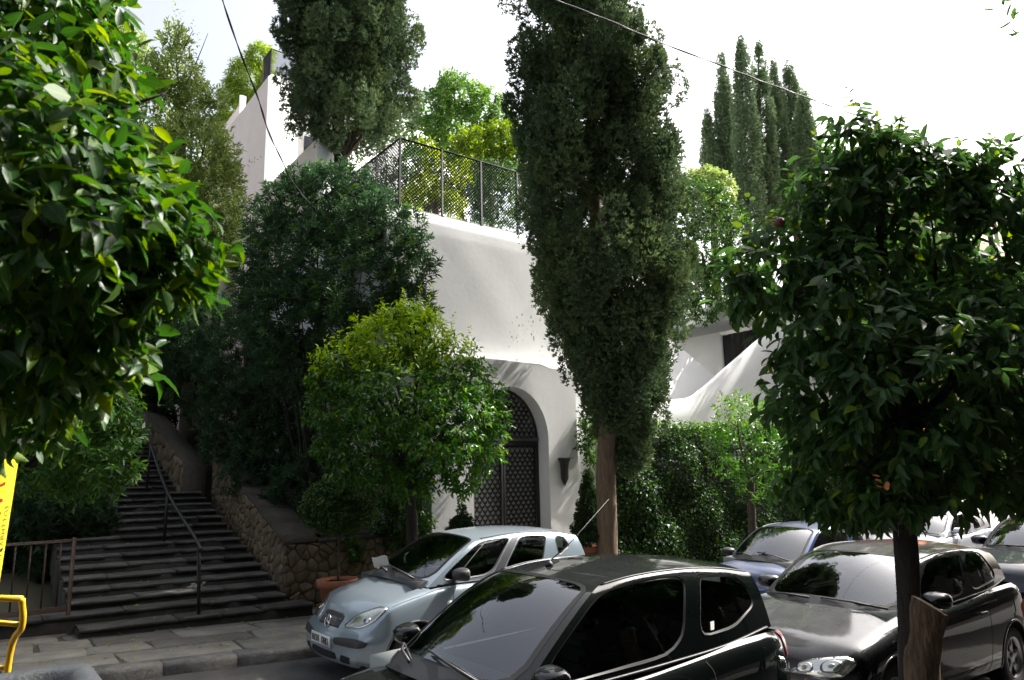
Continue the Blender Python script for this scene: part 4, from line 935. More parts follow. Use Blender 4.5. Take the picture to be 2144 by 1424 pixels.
# ================================================================== CARS
ACLASS = dict(W=.86, H=1.575, xF=.72, xR=-2.88, WB=2.42, rw=.295, Ra=.36, paint='paint_silver', mirmat='plastic', handmat='paint_silver', bow=.14,
  deck=[(.72, .60), (.67, .70), (.52, .82), (.2, .95), (-.12, 1.055), (-.3, 1.08), (-2.6, 1.0), (-2.88, .9)],
  belt=[(.72, .57), (.62, .67), (.42, .78), (.1, .885), (-.3, .965), (-1.2, 1.0), (-2.5, 1.06), (-2.88, 1.02)],
  plan=[(.72, .82), (.6, .92), (.35, .985), (0, 1), (-2.3, 1), (-2.7, .96), (-2.88, .88)],
  sill=[(.72, .22), (.45, .19), (-.4, .22), (-2, .22), (-2.5, .25), (-2.88, .32)],
  nose=[(.15, -.10), (.30, 0), (.47, 0), (.54, -.04), (.66, -.09)], tail=[(.25, .05), (.5, 0), (.8, .02), (1.05, .1)], cab=(-2.75, -.22),
  gh=dict(base=[(-.20, .735, .975), (-.8, .768, .99), (-1.4, .775, 1.01), (-2.0, .755, 1.04), (-2.74, .66, 1.08)],
    top=[(-1.00, .575, 1.455), (-1.38, .595, 1.495), (-1.8, .595, 1.505), (-2.25, .58, 1.485), (-2.62, .54, 1.43)],
    ws=(-.02, 1.06, -.90, 1.515), rw=(-2.86, 1.08, -2.68, 1.465), crown=.07,
    wspoly=[(-.93, .05), (.93, .05), (.93, .96), (-.93, .96)],
    win=[(0, .36, [(.030, .06), (.345, .06), (.335, .80), (.065, .80)]), (.40, .70, [(.415, .06), (.685, .07), (.655, .80), (.425, .80)]), (.73, 1, [(.745, .62), (.80, .20), (.89, .42), (.83, .76), (.755, .78)])],
    pillar=[(.36, .40), (.70, .73)], black=[(.352, .408), (.118, .128)]),
  side_glass='glass_side', seatx=-1.45, lip='trim_grey', mir=.115,
  patch=[('headlamp', 'reflector', [(.66, .34, .605), (.58, .60, .62), (.46, .73, .69), (.30, .77, .80), (.36, .66, .83), (.55, .44, .74)], dict(o=.004, round_=.3, kids=[('lens', 'lens', [(.66, .34, .605), (.58, .60, .62), (.46, .73, .69), (.30, .77, .80), (.36, .66, .83), (.55, .44, .74)], dict(o=.016, round_=.3, bulge=.01)), ('lamp_bowl', 'chrome', ell((.50, .62, .70), .06, .055, (.5, -.6, .3), (.1, .2, 1)), dict(o=.008, bulge=.006))])),
    ('grille', 'plastic', [(.69, -.27, .585), (.69, .27, .585), (.60, .25, .735), (.60, -.25, .735)], dict(o=.005, mirror=False, round_=.08, kids=[('slat', 'trim_grey', [(.69, -.25, z), (.69, .25, z), (.69, .25, z+.012), (.69, -.25, z+.012)], dict(o=.012, rings=2, round_=.05)) for z in (.60, .635, .67, .70)])),
    ('bumper_strip', 'plastic', [(.72, .28, .42), (.60, .80, .43), (.56, .82, .50), (.72, .28, .50)], dict(o=.014, round_=.25)),
    ('air_intake', 'dark_void', [(.7, -.34, .26), (.7, .34, .26), (.7, .32, .335), (.7, -.32, .335)], dict(o=.003, mirror=False)),
    ('fog_recess', 'dark_void', [(.68, .40, .25), (.62, .56, .26), (.62, .58, .32), (.68, .42, .33)], dict(o=.003)),
    ('side_repeater', 'lamp_clear', ell((-.42, .86, .80), .035, .028, (1, 0, 0), (0, 0, 1)), dict(o=.014, bulge=.006))],
  seams=[[(-.50, .82, .98), (-.47, .86, .8), (-.47, .86, .5), (-.52, .86, .28)], [(-1.40, .82, 1.0), (-1.42, .86, .7), (-1.42, .86, .28)], [(.28, .80, .84), (-.1, .80, .90), (-.3, .80, .96)]],
  handles=[(-1.25, .86, .86), (-2.1, .86, .88)])
YARIS = dict(W=.83, H=1.5, xF=.66, xR=-2.95, WB=2.37, rw=.285, Ra=.345, paint='paint_green', bow=.16,
  deck=[(.66, .56), (.60, .67), (.42, .77), (.22, .85), (.02, .915), (-.15, .945), (-2.7, .92), (-2.95, .83)],
  belt=[(.66, .53), (.55, .64), (.25, .745), (-.15, .80), (-1.2, .855), (-2.5, .935), (-2.95, .90)],
  plan=[(.66, .80), (.5, .93), (.25, .985), (0, 1), (-2.3, 1), (-2.75, .94), (-2.95, .84)],
  sill=[(.66, .22), (.4, .2), (-.4, .22), (-2, .22), (-2.5, .25), (-2.95, .32)],
  nose=[(.15, -.10), (.3, 0), (.5, 0), (.62, -.08)], tail=[(.25, .06), (.5, 0), (.8, .02), (1.05, .1)], cab=(-2.80, -.10),
  gh=dict(base=[(-.16, .705, .825), (-.80, .740, .850), (-1.42, .748, .872), (-2.06, .735, .90), (-2.76, .63, .94)],
    top=[(-.98, .555, 1.385), (-1.3, .575, 1.425), (-1.75, .58, 1.435), (-2.2, .565, 1.41), (-2.66, .52, 1.345)],
    ws=(.08, .925, -.84, 1.44), rw=(-2.90, .94, -2.72, 1.39), crown=.065,
    wspoly=[(-.94, .04), (.94, .04), (.94, .97), (-.94, .97)],
    win=[(0, .585, [(.025, .05), (.555, .05), (.535, .83), (.060, .83)]), (.585, 1, [(.62, .78), (.62, .12), (.80, .12), (.935, .28), (.92, .58), (.85, .79)])], wr=.24),
  side_glass='glass_dark', rear_glass='glass_side', seatx=-1.45, mir=.03, dashmat='dash_grey',
  wipers=[(.78, .02, .03, .10), (-.05, -.72, .02, .09)],
  patch=[('tail_lamp', 'tail_red', [(-2.80, .76, .72), (-2.90, .66, .72), (-2.88, .64, 1.0), (-2.76, .72, 1.0)], dict(o=.008)),
    ('headlamp', 'reflector', [(.6, .38, .58), (.5, .66, .60), (.3, .74, .72), (.45, .55, .73)], dict(o=.004, kids=[('lens', 'lens', [(.6, .38, .58), (.5, .66, .60), (.3, .74, .72), (.45, .55, .73)], dict(o=.014))])),
    ('side_repeater', 'amber', ell((-.40, .83, .76), .04, .022, (1, 0, 0), (0, 0, 1)), dict(o=.01))],
  seams=[[(-.45, .80, .82), (-.45, .83, .6), (-.5, .83, .28)], [(-1.74, .80, .86), (-1.80, .83, .75), (-1.76, .83, .5), (-1.62, .83, .28)]],
  handles=[(-1.6, .83, .74)])
GOLF = dict(W=.88, H=1.485, xF=.86, xR=-3.34, WB=2.578, rw=.315, Ra=.375, paint='paint_black', bow=.16,
  deck=[(.86, .60), (.80, .71), (.58, .81), (.1, .915), (-.3, .995), (-.5, 1.02), (-3.0, 1.0), (-3.34, .9)],
  belt=[(.86, .57), (.74, .68), (.45, .785), (-.15, .885), (-.6, .93), (-1.5, .96), (-2.8, 1.03), (-3.34, 1.0)],
  plan=[(.86, .80), (.68, .93), (.4, .985), (.1, 1), (-2.6, 1), (-3.1, .95), (-3.34, .86)],
  sill=[(.86, .22), (.5, .19), (-.4, .22), (-2.2, .22), (-2.9, .25), (-3.34, .32)],
  nose=[(.15, -.10), (.3, 0), (.5, 0), (.62, -.08)], tail=[(.25, .06), (.5, 0), (.8, .02), (1.05, .1)], cab=(-3.1, -.44),
  gh=dict(base=[(-.53, .745, .935), (-1.15, .78, .95), (-1.75, .785, .975), (-2.4, .765, 1.005), (-3.1, .66, 1.05)],
    top=[(-1.26, .585, 1.365), (-1.6, .61, 1.41), (-2.05, .615, 1.42), (-2.55, .60, 1.40), (-3.0, .555, 1.33)],
    ws=(-.27, .995, -1.10, 1.425), rw=(-3.26, 1.04, -3.08, 1.38), crown=.065,
    wspoly=[(-.94, .04), (.94, .04), (.94, .97), (-.94, .97)],
    win=[(0, .52, [(.030, .06), (.49, .06), (.475, .79), (.07, .79)]), (.52, 1, [(.55, .06), (.83, .10), (.86, .22), (.74, .78), (.55, .79)])]),
  side_glass='glass_dark', seatx=-1.75, mir=.10, lip='paint_black', dashmat='dash_grey',
  wipers=[(.85, .1, .015, .035), (-.05, -.85, .015, .03)],
  patch=[('headlamp', 'reflector', [(.80, .36, .600), (.72, .64, .585), (.60, .78, .615), (.50, .815, .70), (.56, .74, .765), (.72, .50, .735)], dict(o=.002, round_=.28, bulge=0, kids=[
      ('bowl_rim', 'trim_grey', ell((.64, .66, .675), .098, .078, (.55, -.75, 0), (-.2, .1, .9), 20), dict(o=.006, round_=.3)), ('bowl_rim', 'trim_grey', ell((.75, .48, .665), .072, .060, (.4, -.85, 0), (-.2, .1, .9), 20), dict(o=.006, round_=.3)), ('lamp_bowl', 'reflector', ell((.64, .66, .675), .086, .068, (.55, -.75, 0), (-.2, .1, .9), 20), dict(o=.010, round_=.3)), ('lamp_bowl', 'reflector', ell((.75, .48, .665), .062, .050, (.4, -.85, 0), (-.2, .1, .9), 20), dict(o=.010, round_=.3)),
      ('bulb', 'lamp_clear', ell((.64, .66, .675), .030, .028, (.55, -.75, 0), (-.2, .1, .9)), dict(o=.009, bulge=.012)), ('bulb', 'lamp_clear', ell((.75, .48, .665), .026, .024, (.4, -.85, 0), (-.2, .1, .9)), dict(o=.009, bulge=.012)),
      ('indicator', 'lamp_clear', [(.80, .38, .600), (.70, .66, .588), (.62, .74, .60), (.64, .72, .620), (.79, .40, .622)], dict(o=.006)),
      ('lens', 'lens', [(.80, .36, .600), (.72, .64, .585), (.60, .78, .615), (.50, .815, .70), (.56, .74, .765), (.72, .50, .735)], dict(o=.018, round_=.28, bulge=.012))])),
    ('grille', 'plastic', [(.86, -.33, .60), (.86, .33, .60), (.80, .30, .67), (.80, -.30, .67)], dict(o=.004, mirror=False)),
    ('air_intake', 'dark_void', [(.86, -.5, .26), (.86, .5, .26), (.86, .45, .38), (.86, -.45, .38)], dict(o=.003, mirror=False)),
    ('tail_lamp', 'tail_red', [(-3.20, .78, .74), (-3.30, .62, .74), (-3.28, .62, .93), (-3.14, .74, .96)], dict(o=.006)),
    ('side_repeater', 'amber', ell((-.40, .88, .70), .035, .02, (1, 0, 0), (0, 0, 1)), dict(o=.008))],
  seams=[[(-.85, .82, .94), (-.80, .88, .7), (-.80, .88, .28)], [(-1.98, .84, .98), (-2.0, .88, .75), (-1.95, .88, .4), (-1.85, .88, .28)], [(.42, .83, .78), (-.1, .82, .87), (-.5, .79, .93)]],
  handles=[(-1.82, .88, .84)])
def place(sp, nm, label, group, x, y, **over):
    s = dict(sp); s.update(over); return car(nm, label, group, (x, y, gz(x)), math.pi, s)
FAR, NEAR = 'cars parked along the far kerb', 'cars parked along the near kerb'
silver = place(ACLASS, 'parked_car', 'silver blue compact minivan at the far kerb with paper under its wiper', FAR, 4.16, 8.14)
green = place(YARIS, 'parked_car', 'dark green three-door hatchback cropped at the bottom edge in front', NEAR, 2.52, 4.34)
golf = place(GOLF, 'parked_car', 'black hatchback with twin round headlamp bowls behind the slim tree trunk', NEAR, 6.42, 4.08)
blue = place(YARIS, 'parked_car', 'blue hatchback parked in front of the ivy hedge', FAR, 10.75, 7.5, paint='paint_blue', side_glass='glass_side', seams=YARIS['seams'][:1], mirmat='plastic', seatmat='seat_grey')
white = place(GOLF, 'parked_car', 'white hatchback half hidden behind the black hatchback roof', FAR, 16.6, 7.9, paint='paint_white', side_glass='glass_side', patch=[])
navy = place(GOLF, 'parked_car', 'dark navy car at the right edge showing its windscreen', NEAR, 13.3, 4.5, paint='paint_navy', side_glass='glass_side', patch=GOLF['patch'][:1])
blue[0].scale = (1, 1, .95); green[0].scale = (1.04, 1.04, 1.04); navy[0].scale = (1, 1.03, 1.07)
# small fittings of the silver car
rt, near, front, side, roof, patch = silver
q = near((.80, 0, .43), .02); pl = MB().box(q-[.006, .26, .058], q+[.006, .26, .058], .005).build('number_plate', 'plate_white', rt)
for k, sx in enumerate((-.20, -.13, -.06, .06, .12, .18)):
    m = MB()
    for a, b in (((-.02, -.03), (-.02, .03)), ((-.02, .03), (.02, .03)), ((.02, .03), (.02, -.03)), ((-.02, 0), (.02, 0)))[:3 if k % 2 else 4]: m.tube([q+[.0075, sx+a[0], a[1]], q+[.0075, sx+b[0], b[1]]], .006, 4)
    m.build('plate_character', 'black_print', pl)
q = near((.72, 0, .665), .022)
em = MB().tube([q+np.array([-.02*math.sin(a)*.8, .065*math.cos(a), .065*math.sin(a)]) for a in np.linspace(0, 2*math.pi, 25)], .0065, 6, False)
for a in (90, 210, 330): em.tube([q+[.003, 0, 0], q+np.array([-.02*math.sin(R(a))*.8, .06*math.cos(R(a)), .06*math.sin(R(a))])], [.010, .004], 6)
em.build('badge', 'chrome', rt, True)
pp = np.array(rt.matrix_basis @ Vector(front(-.35, .10)+np.array([.05, 0, .06])))
th = empty('paper_slip', pp); m = MB(); m.grid([[(.09*a-.02*b, -.03*a, .07*b+.012*math.sin(3*a)) for a in np.linspace(-1, 1, 7)] for b in np.linspace(-.9, .9, 4)]); bpy.data.objects.remove(th)
tag(m.build('paper_slip', 'paper', smooth=True, loc=pp), 'white paper slip tucked under the wiper of silver car', 'paper')
rt, near, front, side, roof, patch = green
q = roof(.12, .0); an = MB().lathe([(.03, 0), (.025, .02), (.012, .035), (.001, .04)], q, 12).tube([q+[0, 0, .03], q+[-.22, 0, .16], q+[-.62, 0, .46]], [.005, .003, .002], 6); an.build('antenna', 'plastic', rt, True)
p0 = side(.70, .16); MB().add([side(u_, v_)+[0, .001, 0] for u_, v_ in ((.672, .155), (.690, .155), (.690, .225), (.672, .225))], [(0, 1, 2, 3)]).build('window_sticker', 'paper', rt)
q = near((-2.95, 0, .75), .01)
# ================================================================== STREET FURNITURE
hr = thing('handrail', (3.05, 11.5, 0), 'black tubular handrail up the middle of the staircase', 'handrail'); hb = np.array([3.05, 11.5, 0.])
b1, t1 = np.array([3.02, 11.62, .1]), np.array([2.95, 11.55, 1.13]); b2, t2 = np.array([3.12, 14.6, 1.05]), np.array([3.13, 14.6, 1.93]); b3, t3 = np.array([3.34, 17.6, 2.0]), np.array([3.37, 17.6, 2.90])
for b, t in ((b1, t1), (b2, t2), (b3, t3)): MB().tube([b, b*.5+t*.5, t], .026, 10).build('post', 'rail_black', hr, True, off=hb)
MB().tube(crom([t1+[0, 0, 0], t1+[.01, .12, .10], t2, t3], 40), .026, 10).build('rail', 'rail_black', hr, True, off=hb)
rl = thing('iron_railing', (.8, 12.1, .3), 'brown iron railing in front of the oleander left of stairs', 'railing'); rlb = np.array([.8, 12.1, .3]); x0 = -.9
MB().box((x0, 12.08, .40), (1.42, 12.12, .47), .004).build('bottom_rail', 'rail_brown', rl, off=rlb); MB().box((x0, 12.085, 1.32), (1.42, 12.115, 1.36), .004).build('top_rail', 'rail_brown', rl, off=rlb)
MB().box((1.39, 12.075, .2), (1.44, 12.125, 1.38), .004).build('post', 'rail_brown', rl, off=rlb)
for k in range(13): MB().box((x0+.05+k*.175, 12.09, .45), (x0+.072+k*.175, 12.11, 1.33)).build('bar', 'rail_brown', rl, off=rlb)
# container and yellow guard
bn = thing('waste_container', (.1, 4.4, 0), 'dark grey plastic waste container cropped in the bottom left corner', 'container'); bnb = np.array([.1, 4.4, 0.])
c = pt(170, 1392, 3.4); zt = c[2]; xa, xb, ya, yb = c[0]-1.25, c[0], c[1]-.75, c[1]+.04
m = MB(); lvl = [(.10, .0), (.0, zt-.10), (-.035, zt-.09), (-.035, zt), (.02, zt+.005), (.06, zt-.01), (.08, zt-.10), (.12, zt-.55)]
def rr4(d, z, k=6):
    out = []; r = .12
    for cx, cy, a0 in ((xb-d-r, yb-d-r, 0), (xa+d+r, yb-d-r, 90), (xa+d+r, ya+d+r, 180), (xb-d-r, ya+d+r, 270)):
        for a in np.linspace(R(a0), R(a0+90), k): out.append((cx+r*math.cos(a), cy+r*math.sin(a), z))
    return out+[out[0]]
m.grid([rr4(d, z) for d, z in lvl]); m.build('body', 'bin_plastic', bn, True, off=bnb)
MB().box((xa+.1, ya+.1, .3), (xb-.1, yb-.1, zt-.5)).build('rubbish_bags', 'dark_void', bn, off=bnb)
yg = thing('yellow_guard', (.2, 4.9, 0), 'bright yellow tubular steel guard behind the waste container', 'guard rail'); ygb = np.array([.2, 4.9, 0.])
A_, B_, C_, D_ = pt(-90, 1250, 3.9), pt(46, 1254, 3.9), pt(46, 1310, 3.9), pt(16, 1402, 3.9); E_ = D_*1.0; E_[2] = 0
MB().tube(crom([B_, C_, D_, E_+[.02, 0, 0]], 30), .017, 10).build('upright', 'yellow_metal', yg, True, off=ygb)
MB().tube([A_, B_+[0, 0, .0]], .017, 10).build('top_bar', 'yellow_metal', yg, True, off=ygb); MB().tube([pt(-90, 1296, 3.9), pt(42, 1308, 3.9)], .014, 10).build('cross_bar', 'yellow_metal', yg, True, off=ygb)
MB().tube([pt(-90, 1396, 3.9), pt(18, 1399, 3.9)], .012, 10).build('lower_bar', 'yellow_metal', yg, True, off=ygb)
pe = A_*1.0; pe[2] = 0; MB().tube([A_, pe], .017, 10).build('upright', 'yellow_metal', yg, True, off=ygb)
og = thing('orange_post', (5.5, 2.0, 0), 'rusty orange bent tubular post at the lower right edge', 'post'); a = pt(2150, 1262, 4.4)
MB().tube(crom([(a[0]+.35, a[1]-.25, a[2]+.06), (a[0]+.12, a[1]-.09, a[2]+.06), a+[0, 0, 0], (a[0]-.005, a[1], a[2]-.2), (a[0], a[1], 0)], 30), .026, 10).build('tube', 'orange_metal', og, True, off=(5.5, 2.0, 0))
# sawn log leaning by the trunk
lg = thing('sawn_log', (5.05, 2.3, 0), 'sawn tree log standing on end beside the slim street trunk', 'log'); lgb = np.array([5.05, 2.3, 0.])
P = crom([pt(1938, 1424, 4.5)*[1, 1, 0], pt(1932, 1424, 4.5), pt(1936, 1350, 4.5), pt(1942, 1300, 4.5), pt(1946, 1268, 4.5)], 16); K_ = 24
rd = np.interp(np.linspace(0, 1, 16), [0, .55, .8, .92, 1], [.12, .085, .098, .104, .085])
m = MB().tube(P, rd, K_, False); V = m.V[0]; c_ = np.repeat(P, K_, 0); ph = np.tile(np.arange(K_)*2*math.pi/K_, 16)
m.V[0] = c_+(V-c_)*(1+.05*np.sin(2*ph+c_[:, 2]*6)+.035*np.sin(5*ph-c_[:, 2]*9)+.02*rng.normal(size=len(V)))[:, None]
e = m.V[0][-K_:]; e[:, 2] -= ((e-P[-1])@RT)*.45; m.build('bark', 'log', lg, True, off=lgb)
mid_ = e.mean(0)+[0, 0, .012]; MB().add(np.vstack([e, mid_+(e-mid_)*.6+[0, 0, .006], [mid_]]), [(k, (k+1) % K_, K_+(k+1) % K_, K_+k) for k in range(K_)]+[(K_+k, K_+(k+1) % K_, 2*K_) for k in range(K_)]).build('cut_face', 'log_end', lg, True, off=lgb)
# cables
def cable(label, pts, r, n=60):
    P = crom(pts, n); a = np.arange(n)*.55; T = nrm(np.gradient(P, axis=0)); s = nrm(np.cross(T, [0, 0, 1.])); u = np.cross(s, T); m = MB()
    for k in (0, math.pi): m.tube(P+r*.9*(np.cos(a+k)[:, None]*s+np.sin(a+k)[:, None]*u), r, 5)
    tag(m.build('power_cable', 'cable', smooth=True), label, 'cable', 'overhead cables')
cable('sagging twisted cable dropping into the oleander at upper left', [pt(455, -60, 9), pt(466, 0, 9.4), pt(505, 115, 10.2), pt(540, 205, 11), pt(562, 275, 11.6), pt(590, 335, 12.2), pt(615, 385, 12.8), pt(660, 440, 13.4)], .008)
cable('thin twisted cable crossing the sky in front of the cypresses', [pt(1110, -30, 8), pt(1170, 2, 8.4), pt(1280, 45, 9), pt(1390, 92, 9.8), pt(1510, 137, 10.6), pt(1600, 172, 11.4), pt(1700, 208, 12.3), pt(1765, 232, 13), pt(1930, 292, 15), pt(2144, 412, 19), pt(2300, 500, 23)], .0065, 90)
# ================================================================== VEGETATION
def tints(n, lo=.1, hi=.65, young=.04):
    t = rng.uniform(lo, hi, n); t[rng.random(n) < young] = rng.uniform(.75, 1); return t
# --- near left orange tree (leaves close to the camera)
D = 2.25; base = np.array([-.05, 3.65, .12])
t = thing('orange_tree', base, 'large leaved orange tree filling the upper left corner close by', 'tree')
top = np.array([.085, 3.28, 2.42])
trunk(t, base, [base-[0, 0, .3], (-.02, 3.5, .9), (.055, 3.42, 1.6), top], (.12, .095, .09, .085), 'bark_dark')
lob = plobes([(20, 90, 210, .2), (-60, 380, 250, .3), (170, 330, 165, 0), (60, 300, 180, -.3), (120, 480, 160, -.35), (60, 620, 150, -.3), (210, 150, 90, .2), (300, 500, 130, -.1), (130, 560, 180, -.2), (60, 760, 150, .1), (190, 700, 120, -.1), (360, 590, 75, -.15), (-150, 200, 300, .6), (120, 40, 150, .5), (30, 830, 110, .1), (225, 800, 55, -.05), (140, 850, 60, 0), (-20, 700, 160, -.2), (420, 500, 45, -.1), (250, 420, 110, -.1)], D)
limbs(t, base, top, [l[0] for l in lob[:8]], .035, 'bark_dark')
P, d = clusters(lob, 1500, (.5, 1.04)); PP, DD, NN = sprigs(P, d, 6, .9, .14, .1, .6); n = len(PP)
L = rng.uniform(.045, .10, n); Wd = L*rng.uniform(.40, .52, n)
hi = (PP[:, 2]-PP[:, 2].min())/np.ptp(PP[:, 2]); T = np.clip(tints(n, .2, .75, .05), 0, 1)
foliage(t, base, PP, DD, NN, L, Wd, T, 'leaf_near', 'big', 300)
# banner strapped round that trunk
ban = thing('yellow_banner', (0, 3.45, 1.4), 'yellow for-rent banner with red letters wrapped round the left trunk', 'banner'); bb_ = np.array([0, 3.45, 1.4])
def tr_at(z): k = np.interp(z, [.9, 1.6, 2.42], [0, 1, 2]); C_ = np.array([(-.02, 3.5, .9), (.055, 3.42, 1.6), (.085, 3.28, 2.42)]); i = min(int(k), 1); return C_[i]+(C_[i+1]-C_[i])*(k-i)
def wrap(s, z, r): # s across (m), facing the camera
    c = tr_at(z); v = np.array([0, 0])-c[:2]; a0 = math.atan2(v[1], v[0]); a = a0+s/.105; return np.array([c[0]+r*math.cos(a), c[1]+r*math.sin(a), z])
m = MB(); m.grid([[wrap(s, z, .105) for s in np.linspace(-.24, .24, 30)] for z in np.linspace(1.45, 2.23, 12)]); m.build('sheet', 'yellow_print', ban, True, off=bb_)
m = MB(); m.grid([[wrap(s, z, .106) for s in np.linspace(-.24, .24, 30)] for z in np.linspace(2.232, 2.33, 4)]); m.build('top_hem', 'fence_grey', ban, True, off=bb_)
def lettering(txt, mt, s0, size, z0, nm):
    cu = bpy.data.curves.new('txt', 'FONT'); cu.body = txt; cu.size = size; cu.resolution_u = 3
    o = bpy.data.objects.new('txt', cu); COL.objects.link(o); dg = bpy.context.evaluated_depsgraph_get(); me = bpy.data.meshes.new_from_object(o.evaluated_get(dg))
    bpy.data.objects.remove(o)
    co = np.zeros(len(me.vertices)*3); me.vertices.foreach_get('co', co); co = co.reshape(-1, 3)
    V = np.array([wrap(s0-c[1], z0+c[0], .1075) for c in co])-bb_; me.vertices.foreach_set('co', V.astype(np.float32).ravel()); me.update(); return link(nm, me, mt, ban)
for txt, mt, s0, size, z0, nm in (('ΕΝΟΙΚΙΑΖΕΤΑΙ', 'red_print', .080, .115, 1.40, 'red_lettering'), ('ΙΣΟΓΕΙΟ   ΛΥΚΑΒΗΤΤΟΣ', 'black_print', .120, .032, 1.70, 'black_lettering')):
    try: lettering(txt, mt, s0, size, z0, nm)
    except Exception as ex: print('lettering', ex)
# --- right orange tree
D = 4.75; base = np.array([5.0, 2.42, .0]); t = thing('orange_tree', base, 'broad dark orange tree on slim trunk at right over the black hatchback', 'tree'); top = pt(1893, 1010, 4.7)
trunk(t, base, [base-[0, 0, .3], pt(1912, 1500, 4.72), pt(1904, 1300, 4.72), pt(1896, 1120, 4.7), top, pt(1888, 900, 4.75)], (.09, .078, .074, .072, .074, .055), 'bark_dark')
lob = plobes([(1640, 560, 120, 0), (1760, 430, 120, .1), (1800, 300, 80, .1), (1850, 340, 80, .1), (1900, 480, 150, .2), (2040, 480, 130, .2), (2130, 620, 150, .2), (1760, 660, 150, -.2), (1740, 820, 130, -.2), (1790, 960, 125, -.1), (1900, 800, 170, -.5), (1950, 950, 120, -.4), (2060, 760, 180, -.3), (2090, 930, 110, 0), (2240, 800, 190, .2), (2250, 950, 130, .2), (1850, 620, 170, .8), (2000, 650, 190, .9), (1700, 990, 80, .1), (1570, 600, 75, .1), (2030, 340, 45, .1), (2080, 360, 60, .2), (1930, 400, 100, .1), (1965, 345, 45, .1), (1900, 330, 45, .2), (2120, 470, 90, .1), (1960, 380, 70, .2), (1800, 1040, 65, -.2), (1870, 1010, 80, -.5), (1740, 1060, 40, 0), (2060, 1000, 60, -.2), (2130, 1010, 60, 0), (1950, 1030, 40, -.5)], D)
limbs(t, base, top, [l[0] for l in lob[:13]], .04, 'bark_dark')
P, d = clusters(lob, 2500, (.5, 1.06)); PP, DD, NN = sprigs(P, d, 7, .85, .15, .0, .75); n = len(PP)
L = rng.uniform(.075, .125, n); Wd = L*rng.uniform(.40, .50, n); T = tints(n, .05, .6, .03)
sh = [shoot([pt(x0, y0, D), pt((x0+x1)/2+8, (y0+y1)/2, D), pt(x1, y1, D)], k, .095) for x0, y0, x1, y1, k in [(1800, 330, 1775, 185, 16), (1790, 300, 1840, 240, 10), (1840, 300, 1880, 250, 10), (1990, 400, 2075, 285, 16), (1985, 380, 2010, 290, 11), (2000, 400, 2110, 310, 12), (1560, 570, 1475, 530, 12), (1580, 520, 1510, 415, 12), (1920, 350, 1925, 275, 8), (1700, 380, 1705, 270, 10), (1640, 480, 1560, 400, 10), (2100, 480, 2144, 440, 8), (1600, 640, 1500, 610, 10), (1640, 400, 1650, 340, 8), (1860, 420, 1900, 320, 10)]]
sP, sD, sN, sL = cat(*sh); PP, DD, NN, L = np.vstack([PP, sP]), np.vstack([DD, sD]), np.vstack([NN, sN]), np.concatenate([L, sL]); Wd = np.concatenate([Wd, sL*.46]); T = np.concatenate([T, rng.uniform(.35, .8, len(sP))])
crownR = foliage(t, base, PP, DD, NN, L, Wd, T, 'leaf_right', 'big', 300); rootR = t
for x_, y_ in ((1632, 466),):
    q = pt(x_, y_, D-.35); MB().lathe([(.001, -.032), (.018, -.027), (.031, -.012), (.033, 0), (.031, .012), (.018, .028), (.001, .031)], q-base, 12, cap=False).build('orange', 'fruit', t, True)
for (x_, y_, rz, lab) in ((8.3, .95, 0.7, 'orange tree added for shade, merging with the dark crown at the right edge'), (9.9, 1.75, 1.9, 'orange tree added for shade along the near kerb, mostly outside the right edge'), (14.6, 1.6, 4.0, 'farther orange tree added for shade along the near kerb beyond the right edge')):  # copies of the right tree, added to shade the near pavement and car sides
    r2 = thing('orange_tree', (x_, y_, gz(x_)), lab, 'tree', None, rz)
    for ch in list(rootR.children):
        if ch.name.startswith(('crown', 'trunk', 'branch')):
            c2 = ch.copy(); COL.objects.link(c2); c2.parent = r2
# --- middle orange tree on the far pavement
D = 10.8; base = np.array([*pt(862, 1100, D)[:2], -.1]); t = thing('orange_tree', base, 'round orange tree with bright yellow-green top in front of the arch', 'tree'); top = pt(860, 990, D)
trunk(t, base, [base-[0, 0, .2], pt(864, 1150, D), pt(860, 1050, D), top], (.10, .085, .08, .08), 'bark_dark')
lob = plobes([(720, 760, 62, 0), (810, 720, 62, 0), (870, 690, 50, 0), (940, 770, 70, 0), (830, 830, 110, -.2), (700, 860, 62, 0), (1010, 860, 52, 0), (970, 960, 58, 0), (760, 950, 75, 0), (880, 950, 80, .2), (1000, 790, 36, 0), (860, 830, 120, .6), (930, 880, 90, -.5), (760, 690, 32, 0), (690, 940, 40, 0), (970, 1010, 38, 0), (850, 1010, 45, -.1), (910, 700, 40, 0), (1040, 880, 32, 0), (675, 800, 32, 0), (1020, 930, 40, 0), (1045, 830, 24, 0), (880, 660, 30, 0), (830, 660, 28, 0)], D)
limbs(t, base, top, [l[0] for l in lob[:9]], .05, 'bark_dark')
P, d = clusters(lob, 2900, (.5, 1.04)); PP, DD, NN = sprigs(P, d, 6, .85, .15, .1, .5); n = len(PP); L = rng.uniform(.075, .115, n); Wd = L*.46
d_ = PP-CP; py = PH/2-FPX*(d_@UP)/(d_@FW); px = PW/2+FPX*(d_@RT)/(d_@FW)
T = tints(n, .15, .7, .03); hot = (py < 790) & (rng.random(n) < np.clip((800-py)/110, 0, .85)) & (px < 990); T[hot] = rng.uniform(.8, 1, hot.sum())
sh = [shoot([pt(x0, y0, D), pt((x0+x1)/2+4, (y0+y1)/2, D), pt(x1, y1, D)], int(k*1.6), .095) for x0, y0, x1, y1, k in [(880, 690, 905, 590, 22), (830, 700, 845, 605, 22), (850, 690, 848, 615, 20), (790, 700, 800, 625, 18), (760, 720, 740, 660, 18), (930, 720, 950, 655, 18), (960, 750, 985, 685, 16), (920, 700, 915, 640, 14), (700, 760, 665, 730, 14), (810, 690, 790, 640, 14), (870, 690, 880, 600, 18), (660, 800, 645, 740, 10)]]
